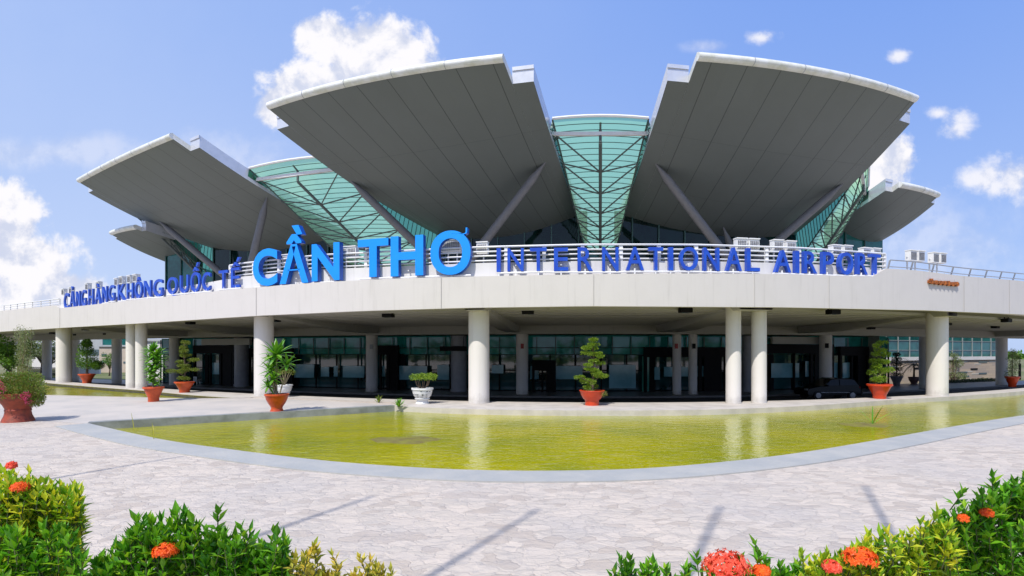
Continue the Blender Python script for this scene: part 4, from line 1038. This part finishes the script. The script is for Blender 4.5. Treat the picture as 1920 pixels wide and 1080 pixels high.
# right bonsai
t, k, top, rr = potted(1649, 747.5, 1, scaled(TAPER, .64, .84), M['redpot'], 'orange tapered pot with a loose conical bonsai right of the parked car')
niwaki(t, k, top, 2.55, [(-.02, .10, .18, .10), (-.2, .26, .14, .07), (.12, .30, .2, .08), (0, .40, .2, .08), (-.08, .52, .15, .07), (.13, .50, .14, .06), (.14, .66, .13, .06), (-.12, .66, .12, .05), (0, .74, .14, .06), (-.1, .86, .13, .05), (.05, .92, .13, .06)], .1, M['leaf_bonsai'], .09, 1.0)
# far right pot
t, k, top, rr = potted(1898, 725.5, 1, scaled(TAPER, .46, .80), M['redpot'], 'orange red pot with a pale leafy columnar plant at the right edge')
lf = newleaf()
for i in range(14): f = i / 13; clump(lf, (rnd.uniform(-.18, .18), 0, .8 + f * 1.9), (.36 - .1 * f, .32, .22), 130, .085)
b = MB(); b.tube([(0, 0, .7), (0, 0, 2.5)], [.04, .015], 6); b.build('stem', M['bark'], t); lf.build('foliage', M['leaf_pale'], t)
# dark topiary, palm and shrubs by the stone wing
t, k, top, rr = potted(1681, 722.5, 1, scaled(TAPER, .62, 1.0), mat('grey_pot', (.16, .15, .16), .6), 'grey pot with a tall dark tiered topiary by the stone wall', z=-.95, group='plants by the stone wing')
lf = newleaf()
for i, (z, r_) in enumerate([(1.2, .72), (1.75, .58), (2.3, .52), (2.85, .46), (3.35, .32)]):
    for j in range(8): a = j * .785; clump(lf, (r_ * .6 * math.cos(a), r_ * .6 * math.sin(a), z), (r_ * .45, r_ * .45, .2), 60, .12)
b = MB(); b.tube([(0, 0, .8), (0, 0, 3.3)], .06, 6); b.build('trunk', M['bark'], t); lf.build('foliage', M['leaf_dark'], t)
t, k, top, rr = potted(1713.5, 721, 1, scaled(URN, .55, .85), mat('dark_red_pot', (.10, .05, .05), .6), 'dark pot with a small palm in front of the stone wall', z=-.95, group='plants by the stone wing')
b = MB(); b.tube([(0, 0, .7), (.03, 0, 1.6), (0, 0, 2.3)], [.12, .09, .07], 8); b.build('trunk', M['bark'], t, True); lf = newleaf()
for i in range(15):
    az = i * 2.4; el = R(60 - 6 * i); p = Vector((0, 0, 2.3)); d = Vector((math.cos(az) * math.cos(el), math.sin(az) * math.cos(el), math.sin(el)))
    for j in range(9):
        s_ = Vector((-math.sin(az), math.cos(az), 0))
        for sg in (-1, 1): add_leaf(lf, p, (s_ * sg + d * .6 - Vector((0, 0, .35))).normalized(), Vector((0, 0, 1)), .45 - .025 * j, .07, .4)
        p = p + d * .16; d = (d - Vector((0, 0, .14))).normalized()
lf.build('fronds', M['leaf_dark'], t)
def bush(px, py, z, label, parts, m, L=.14, n_=500, name='shrub', trunk=1.0, group=None, cat='shrub', d=None):
    c = at(px, py, d) if d else atz(px, py, z); c.z = z; t = thing(name, c, label, cat, group); b = MB(); lf = newleaf()
    for (x, y, zz, rx, rz) in parts:
        b.tube([(x * .15, 0, 0), (x * .5, y * .5, zz * .5), (x, y, zz)], [.03 + .02 * trunk * zz, .02 + .014 * trunk * zz, .02], 6)
        for j in range(4):
            q = rv() * .45; clump(lf, (x + q.x * rx, y + q.y * rx, zz + q.z * rz), (rx * .7, rx * .7, rz * .7), n_ // 4, L)
    b.build('stems', M['bark'], t, True); lf.build('foliage', m, t); return t
bush(1787, 716, -1.1, 'pale oleander shrub in front of the stone wing, just right of the column', [(-.9, 0, 2.2, .9, .9), (.6, 0, 2.6, .9, .8), (0, 0, 3.3, .7, .6), (-.6, 0, 1.2, .9, .7), (.9, 0, .8, .6, .6)], M['leaf_pale'], .17, 420, group='plants by the stone wing')
bush(1831, 713, -1.1, 'narrow green shrub in front of the stone wing, left of the bins', [(0, 0, .9, .4, .6), (.05, 0, 1.7, .45, .5), (-.3, 0, 2.1, .3, .2)], M['leaf_tree'], .14, 260, group='plants by the stone wing')
# bins and trolley stand by the wing
t = thing('litter_bin', atz(1840, 713, -1.1), 'black upright litter bin by the stone wing', 'bin', 'bins by the stone wing'); b = MB(); b.lathe([(.001, 0), (.42, 0), (.46, .1), (.46, 1.5), (.42, 1.6)], n_=20); b.build('body', M['black'], t, True); b = MB(); b.lathe([(.47, 1.5), (.44, 1.75), (.2, 1.9), (.001, 1.92)], n_=20); b.build('lid', M['black'], t, True)
t = thing('trolley_stand', atz(1851, 712, -1.1), 'dark stand with pale metal legs beside the black bin', 'trolley'); b = MB(); b.box((0, 0, 1.5), .9, .5, .9); b.build('top_box', M['black'], t); b = MB()
for x in (-.38, -.13, .13, .38): b.beam((x, 0, 0), (x, 0, 1.5), .09, .09)
b.build('legs', M['rim'], t); b = MB(); b.box((.75, 0, 1.15), .5, .4, .35); b.beam((.75, 0, 0), (.75, 0, 1.2), .08, .08); b.build('side_tray', M['black'], t)
# low dark hedge along wing
b = newleaf(); a0 = atz(1775, 722, -1.1); a1 = atz(1878, 716, -1.1)
for i in range(2600): q = a0.lerp(a1, rnd.random()) + Vector((0, rnd.uniform(0, 2.4), rnd.uniform(0, .35))); add_leaf(b, q, (rv() + Vector((0, 0, .8))).normalized(), rv(), .18, .09)
tag(b.build('low_hedge', M['leaf_dark']), 'low dark hedge strip in front of the stone wing', 'hedge')
# white plastic chair
t = thing('plastic_chair', atz(369, 722, -.95), 'white plastic chair in the shade right of the left bonsai', 'chair', rz=R(160)); b = MB(); b.box((0, 0, .42), .46, .44, .04); b.build('seat', M['chair'], t); b = MB()
for x in (-.2, -.07, .07, .2): b.box((x, .21, .46), .07, .03, .42)
b.box((0, .215, .84), .48, .035, .08); b.build('backrest', M['chair'], t)
for x, y in ((-.2, -.19), (.2, -.19), (-.2, .19), (.2, .19)): b = MB(); b.beam((x * 1.1, y * 1.1, 0), (x, y, .42), .05, .05); b.build('leg', M['chair'], t)

# weeds
def weed(px, py, z, label, n_, L, m='leaf_broad', w_=.02):
    c = atz(px, py, z); t = thing('weed', c, label, 'weed', 'weeds by the pool'); b = newleaf(); rosette(b, (0, 0, 0), n_, L, w_, R(25), R(85), .5); b.build('blades', M[m], t)
weed(710, 755, 0, 'olive weed growing on the ledge left of the white urn', 16, .40, 'leaf_bonsai_dull', .05)
weed(748, 763, .0, 'bright green weed on the pool corner left of the white urn', 24, .42, 'leaf_broad', .06)
#weed(760, 800, -.24, 'small green water weed in the pool left of the big column reflection', 12, .35, 'leaf_broad', .03)
weed(1636, 795, -.24, 'single green reed standing in the right part of the pool', 4, .9, 'leaf_broad', .045)
weed(252, 812, .03, 'dry yellow grass blades on the front kerb, left one', 3, .6, 'leaf_yellow', .012); weed(288, 823, .03, 'dry yellow grass blades on the front kerb, right one', 3, .5, 'leaf_yellow', .012)

# ================================================================== FOREGROUND IXORA
def ixora(name, label, region, top, m, L, dens, flowers=(), tipm=None, d0=3.9, d1=5.0, extra=0):
    """hedge standing on the paving: region (px0, px1) at depth d0, top(px) gives the picture row of its crown"""
    x0 = (region[0] - 960) / FPX * d0; x1 = (region[1] - 960) / FPX * d0
    t = thing(name, ((x0 + x1) / 2, (d0 + d1) / 2, 0), label, 'flowering shrub', 'flowering hedges in the foreground'); o0 = t.location
    lf = newleaf(); st = MB(); area = (x1 - x0) * (d1 - d0); N = int(dens * area)
    for i in range(N):
        y = d0 + (d1 - d0) * rnd.random(); px = rnd.uniform(*region); x = (px - 960) / FPX * y
        ztp = CAMZ + (HY - top(px)) / FPX * d0
        fade = 1 - .55 * ((y - d0) / (d1 - d0)) ** 2
        z = ztp * fade * (1 - .10 * rnd.random() ** 2) - .03
        lay = rnd.random()
        if lay < .45: z -= rnd.random() * .75
        else: z += .07 * rnd.gauss(0, 1) - .03
        p = Vector((x, y, z)) - o0; ax = (Vector((rnd.uniform(-.35, .35), rnd.uniform(-.45, .2), 1))).normalized()
        # sprig: whorls of leaves along a short upright shoot
        base = p - ax * L * 1.6
        st.tube([base, p], .003 + L * .012, 4, caps=False)
        for wv in range(3):
            q = base + ax * L * 1.6 * (wv + 1) / 3; a0_ = rnd.uniform(0, 6.28)
            for j in range(4 if wv < 2 else 3):
                a = a0_ + j * 1.7; dr = Vector((math.cos(a), math.sin(a), .35 + .5 * wv)).normalized(); dr = (dr + ax * (.2 + .35 * wv)).normalized()
                add_leaf(lf, q, dr, ax, L * rnd.uniform(.6, 1.4), L * rnd.uniform(.24, .46), .25)
    for i in range(int(6 * (x1 - x0)) + 2):
        y = rnd.uniform(d0 + .2, d1 - .2); x = (rnd.uniform(region[0] + 12, region[1] - 12) - 960) / FPX * y; st.tube([(x - o0.x, y - o0.y, 0), (x - o0.x + .05, y - o0.y, .5), (x - o0.x, y - o0.y, .95)], .012, 5)
    lf.build('foliage', M[m], t); st.build('stems', M['twig'], t)
    for (px, py, r_, fm) in flowers:
        c = at(px, py, d0 + .0) - o0; b = newleaf(); rr_ = r_ / FPX * d0
        for i in range(int(70 + 1500 * rr_)):
            q = rv(); q.z = abs(q.z) * .9 - .15; q.normalize(); s_ = c + Vector((q.x, q.y, q.z * .75)) * rr_ * rnd.uniform(.62, 1.08)
            u_ = q.cross(Vector((.3, .2, 1))).normalized(); w2 = q.cross(u_); a0_ = rnd.random() * 1.5; PL = rnd.uniform(.018, .030)
            i0 = len(b.v); b.v.append(tuple(s_ + q * .004))
            for j in range(8):
                a = a0_ + j * math.pi / 4; rad_ = PL if j % 2 == 0 else PL * .45; b.v.append(tuple(s_ + (u_ * math.cos(a) + w2 * math.sin(a)) * rad_ + q * (.006 if j % 2 == 0 else 0)))
            for j in range(8): b.f.append((i0, i0 + 1 + j, i0 + 1 + (j + 1) % 8)); b.m.append(0); b.uv.append(None)
        b.build('flower_cluster', M[fm], t)
    return t
def poly(T): return lambda px: tab(T, px)
ixora('trimmed_hedge', 'trimmed hedge with two orange flower heads at the left edge', (-70, 152), poly([(-80, 922), (0, 905), (40, 896), (60, 908), (100, 920), (155, 926)]), 'leaf_gold', .085, 1500, [(38, 915, 13, 'petal_orange'), (22, 873, 6, 'petal_coral')], d0=4.0, d1=5.0)
ixora('trimmed_hedge', 'dark green lower part of the trimmed hedge at the left edge', (-70, 160), poly([(-80, 1000), (60, 985), (160, 1000)]), 'leaf_ixora', .10, 700, d0=3.75, d1=4.0)
ixora('ixora_bush', 'glossy green bush with one orange flower head, bottom left of centre', (178, 540), poly([(178, 1062), (205, 1035), (230, 1008), (262, 984), (330, 978), (400, 1000), (440, 1010), (480, 1022), (510, 1026), (540, 1034)]), 'leaf_ixora', .11, 560, [(311, 1034, 20, 'petal_orange')], d0=3.9, d1=4.6)
ixora('ixora_bush', 'small yellow leaved sprigs at the bottom edge left of centre', (545, 745), poly([(545, 1035), (590, 1038), (625, 1050), (650, 1070), (690, 1068), (745, 1085)]), 'leaf_yellow', .08, 900, d0=3.9, d1=4.3)
ixora('ixora_bush', 'low bush with a large coral flower head at the bottom edge right of centre', (1150, 1500), poly([(1150, 1085), (1165, 1062), (1230, 1068), (1290, 1080), (1380, 1060), (1430, 1040), (1455, 1062), (1500, 1070)]), 'leaf_ixora', .10, 420, [(1362, 1066, 42, 'petal_coral'), (1428, 1072, 15, 'petal_orange')], d0=3.9, d1=4.4)
ixora('ixora_bush', 'yellow green bush with an orange flower head, lower right', (1500, 1790), poly([(1500, 1075), (1540, 1062), (1600, 1030), (1640, 1005), (1700, 1015), (1740, 1005), (1790, 1000)]), 'leaf_gold', .095, 700, [(1612, 1048, 28, 'petal_orange'), (1560, 1064, 16, 'petal_coral')], d0=3.9, d1=4.6)
ixora('ixora_bush', 'tall dark green bush with small orange buds at the right edge', (1755, 2010), poly([(1755, 990), (1790, 962), (1820, 955), (1860, 932), (1920, 905), (2010, 890)]), 'leaf_ixora', .10, 800, [(1850, 962, 9, 'petal_orange'), (1806, 972, 7, 'petal_orange')], d0=4.1, d1=4.9)

# ================================================================== BACKGROUND
def building(name, px0, px1, ytop, d, m, label, wins, depth=12, cat='building', extra=None):
    a = at(px0, 700, d); b_ = at(px1, 700, d); zt_ = CAMZ + (HY - ytop) / FPX * d
    t = thing(name, ((a.x + b_.x) / 2, d, -1.1), label, cat, 'buildings far left behind the driveway'); W = b_.x - a.x; H = zt_ + 1.1
    b = MB(); b.box((0, depth / 2, 0), W, depth, H); b.build('wall', m, t)
    b = MB(); b.box((0, depth / 2, H), W + .5, depth + .5, .3); b.build('roof', M['greyb'], t)
    for (fx, fz, w_, h_) in wins:
        b = MB(); b.box((W * (fx - .5), -.02, H * fz), w_, .08, h_); b.build('window', M['winglass'], t)
    if extra: extra(t, W, H)
building('white_building', 60, 128, 632, 118, M['cream'], 'white building with two dark window bands, seen left of the leftmost column', [(.72, .62, 3.4, 1.4), (.72, .42, 3.4, .8), (.3, .62, 3, 1.4), (.9, .05, 1.2, 2.0)])
building('grey_building', 150, 192, 628, 112, M['greyb'], 'grey building with a dark window strip behind the far left potted tree', [(.7, .42, 2.2, 1.2), (.3, .42, 1.4, 1.2)])
def teal_top(t, W, H):
    b = MB(); b.box((-W * .1, 3, H + .3), W * .7, 5, 1.9); b.build('roof_storey', M['glassteal'], t)
building('beige_building', 186, 250, 650, 98, M['beige'], 'beige building with small dark windows between the far inner columns', [(.15, .62, .9, .5), (.15, .36, .9, .5), (.5, .6, 1.6, .35), (.8, .35, 1.1, .35), (.9, .66, .8, .3)], extra=teal_top)
building('low_white_wall', 118, 186, 684, 92, M['cream'], 'low white wall behind the leftmost potted tree', [], depth=.4, cat='wall')
building('glazed_annex', 262, 318, 640, 76, M['cream'], 'pale annex with a green glass front left of the dark entrance', [(.2, .5, 1.2, .4), (.6, .3, 1.2, .4)], depth=10)
# white marquee roof far left
c = at(20, 690, 84); t = thing('marquee', (c.x, c.y, -1.1), 'white arched canopy roof among trees at the far left edge', 'canopy'); b = MB()
b.grid([[(x, y, 4.3 + 1.3 * math.cos(x / 6.5 * 1.5)) for x in lin(-6.5, 6.5, 12)] for y in (0, 6)]); b.grid([[(x, y, 4.45 + 1.3 * math.cos(x / 6.5 * 1.5)) for x in lin(-6.5, 6.5, 12)] for y in (0, 6)]); b.build('roof_sheet', M['cream'], t)
for x in (-6, 6):
    for y in (.3, 5.7): b = MB(); b.beam((x, y, 0), (x, y, 4.6), .15, .15); b.build('post', M['greyrail'], t)
c = at(75, 690, 92); t = thing('marquee', (c.x, c.y, -1.1), 'low white flat roofed shelter left of the leftmost column', 'canopy'); b = MB(); b.box((0, 0, 2.9), 9, 5, .5); b.build('roof_sheet', M['cream'], t)
for x in (-4, 4): b = MB(); b.beam((x, 0, 0), (x, 0, 2.95), .2, .2); b.build('post', M['cream'], t)
def tree(px, d, H, label, m, crown=.42, n_=2600, L=.35, seed=0, group='trees in the background'):
    global rnd
    save = rnd; rnd = random.Random(seed + int(px)); c = at(px, 700, d); t = thing('broadleaf_tree', (c.x, c.y, -1.1), label, 'tree', group); b = MB(); lf = newleaf()
    b.tube([(0, 0, 0), (.1, 0, H * .3), (0, .1, H * .7)], [H * .035, H * .025, H * .01], 8)
    for i in range(12):
        a = i * 2.4; r_ = H * crown * rnd.uniform(.2, .75); q = Vector((r_ * math.cos(a), r_ * math.sin(a), H * rnd.uniform(.45, .9))); b.tube([(0, 0, H * .3), q * .6 + Vector((0, 0, H * .12)), q], [H * .018, H * .010, H * .004], 5)
        for j in range(4): clump(lf, q + rv() * H * .1, (H * .13, H * .13, H * .09), n_ // 48, L)
    b.build('trunk', M['bark'], t, True); lf.build('crown', m, t); rnd = save
tree(-30, 66, 7.0, 'bright green tree at the left edge below the driveway', M['leaf_tree'], .45, 3400, .3, 1)
tree(18, 62, 5.2, 'bright green rounded tree at the far left, in front of the white canopy', M['leaf_tree'], .45, 3400, .28, 2)
tree(35, 100, 8.6, 'green tree rising behind the white canopy at the far left', M['leaf_tree'], .4, 2600, .4, 3)
tree(78, 84, 6.6, 'pale feathery tree left of the leftmost column', M['leaf_pale'], .45, 3000, .26, 4)
tree(95, 90, 5.2, 'pale small tree beside the white shelter', M['leaf_pale'], .4, 2000, .26, 5)
tree(205, 84, 3.6, 'small dark shrub like tree before the beige building', M['leaf_tree'], .3, 900, .22, 6)
# iron fence at far left
c0 = atz(48, 706, -1.1); c1 = atz(112, 708, -1.1); t = thing('iron_fence', c0, 'dark iron picket fence beyond the small pool at far left', 'fence'); b = MB(); d = c1 - c0
for i in range(46): q = d * (i / 45); b.beam(q, q + Vector((0, 0, 1.5)), .04, .04)
b.beam(Vector((0, 0, .25)), d + Vector((0, 0, .25)), .05, .05); b.beam(Vector((0, 0, 1.35)), d + Vector((0, 0, 1.35)), .05, .05); b.build('pickets', M['black'], t)
# far woods: right horizon and the wood behind the viewer that the glass mirrors
def wood(name, x0, x1, y0, y1, h0, h1, n_, L, label):
    b = newleaf()
    for i in range(n_):
        f = rnd.random(); x = x0 + (x1 - x0) * f; H = h0 + (h1 - h0) * (.5 + .35 * math.sin(x * .13) + .15 * math.sin(x * .41 + 2))
        add_leaf(b, Vector((x, y0 + (y1 - y0) * f + rnd.uniform(-4, 4), -1.1 + H * rnd.random() ** .8)), rv(), rv(), L, L * .7)
    o = b.build(name, M['leaf_tree']); tag(o, label, 'wood', kind='stuff')
wood('far_wood', 160, 420, 330, 240, 2, 7, 5000, 2.0, 'low line of distant trees at the right horizon')
wood('far_wood', -230, 230, -75, -75, 3, 9, 9000, 1.6, 'line of trees behind the viewer, mirrored in the glass')
c = atz(1912, 712, -1.1); b = MB(); b.tube([(0, 0, 0), (0, 0, 2.2)], .14, 8); b.tube([(0, 0, 2.2), (.05, 0, 3.0)], .05, 6)
o = b.build('bollard_post', M['black']); o.location = c; tag(o, 'dark thin post beyond the far right pot', 'post')

# flag poles behind the viewer: their shadows fall across the paving
fp = None
for i, (px, py) in enumerate([(345, 855), (700, 930), (1008, 955), (1350, 950), (1622, 911)]):
    tip = atz(px, py, 0); Hh = 17.0; Ls = Hh / math.tan(SUN_EL); base = tip - Vector((math.sin(SUN_AZ), math.cos(SUN_AZ), 0)) * Ls
    if fp is None:
        fp = thing('flagpole', base, 'x', 'flagpole', 'flagpoles beside the plaza'); b = MB(); b.tube([(0, 0, 0), (0, 0, Hh)], [.07, .035], 12); b.build('pole', M['white'], fp, True)
        b = MB(); b.lathe([(.001, 0), (.25, 0), (.25, .12), (.12, .18)], n_=16); b.build('base_plate', M['white'], fp)
        o = fp
    else: o = copy_tree(fp); o.location = base
    o['label'] = ['first', 'second', 'middle', 'fourth', 'fifth'][i] + ' tall white flagpole from the left, behind the viewer'
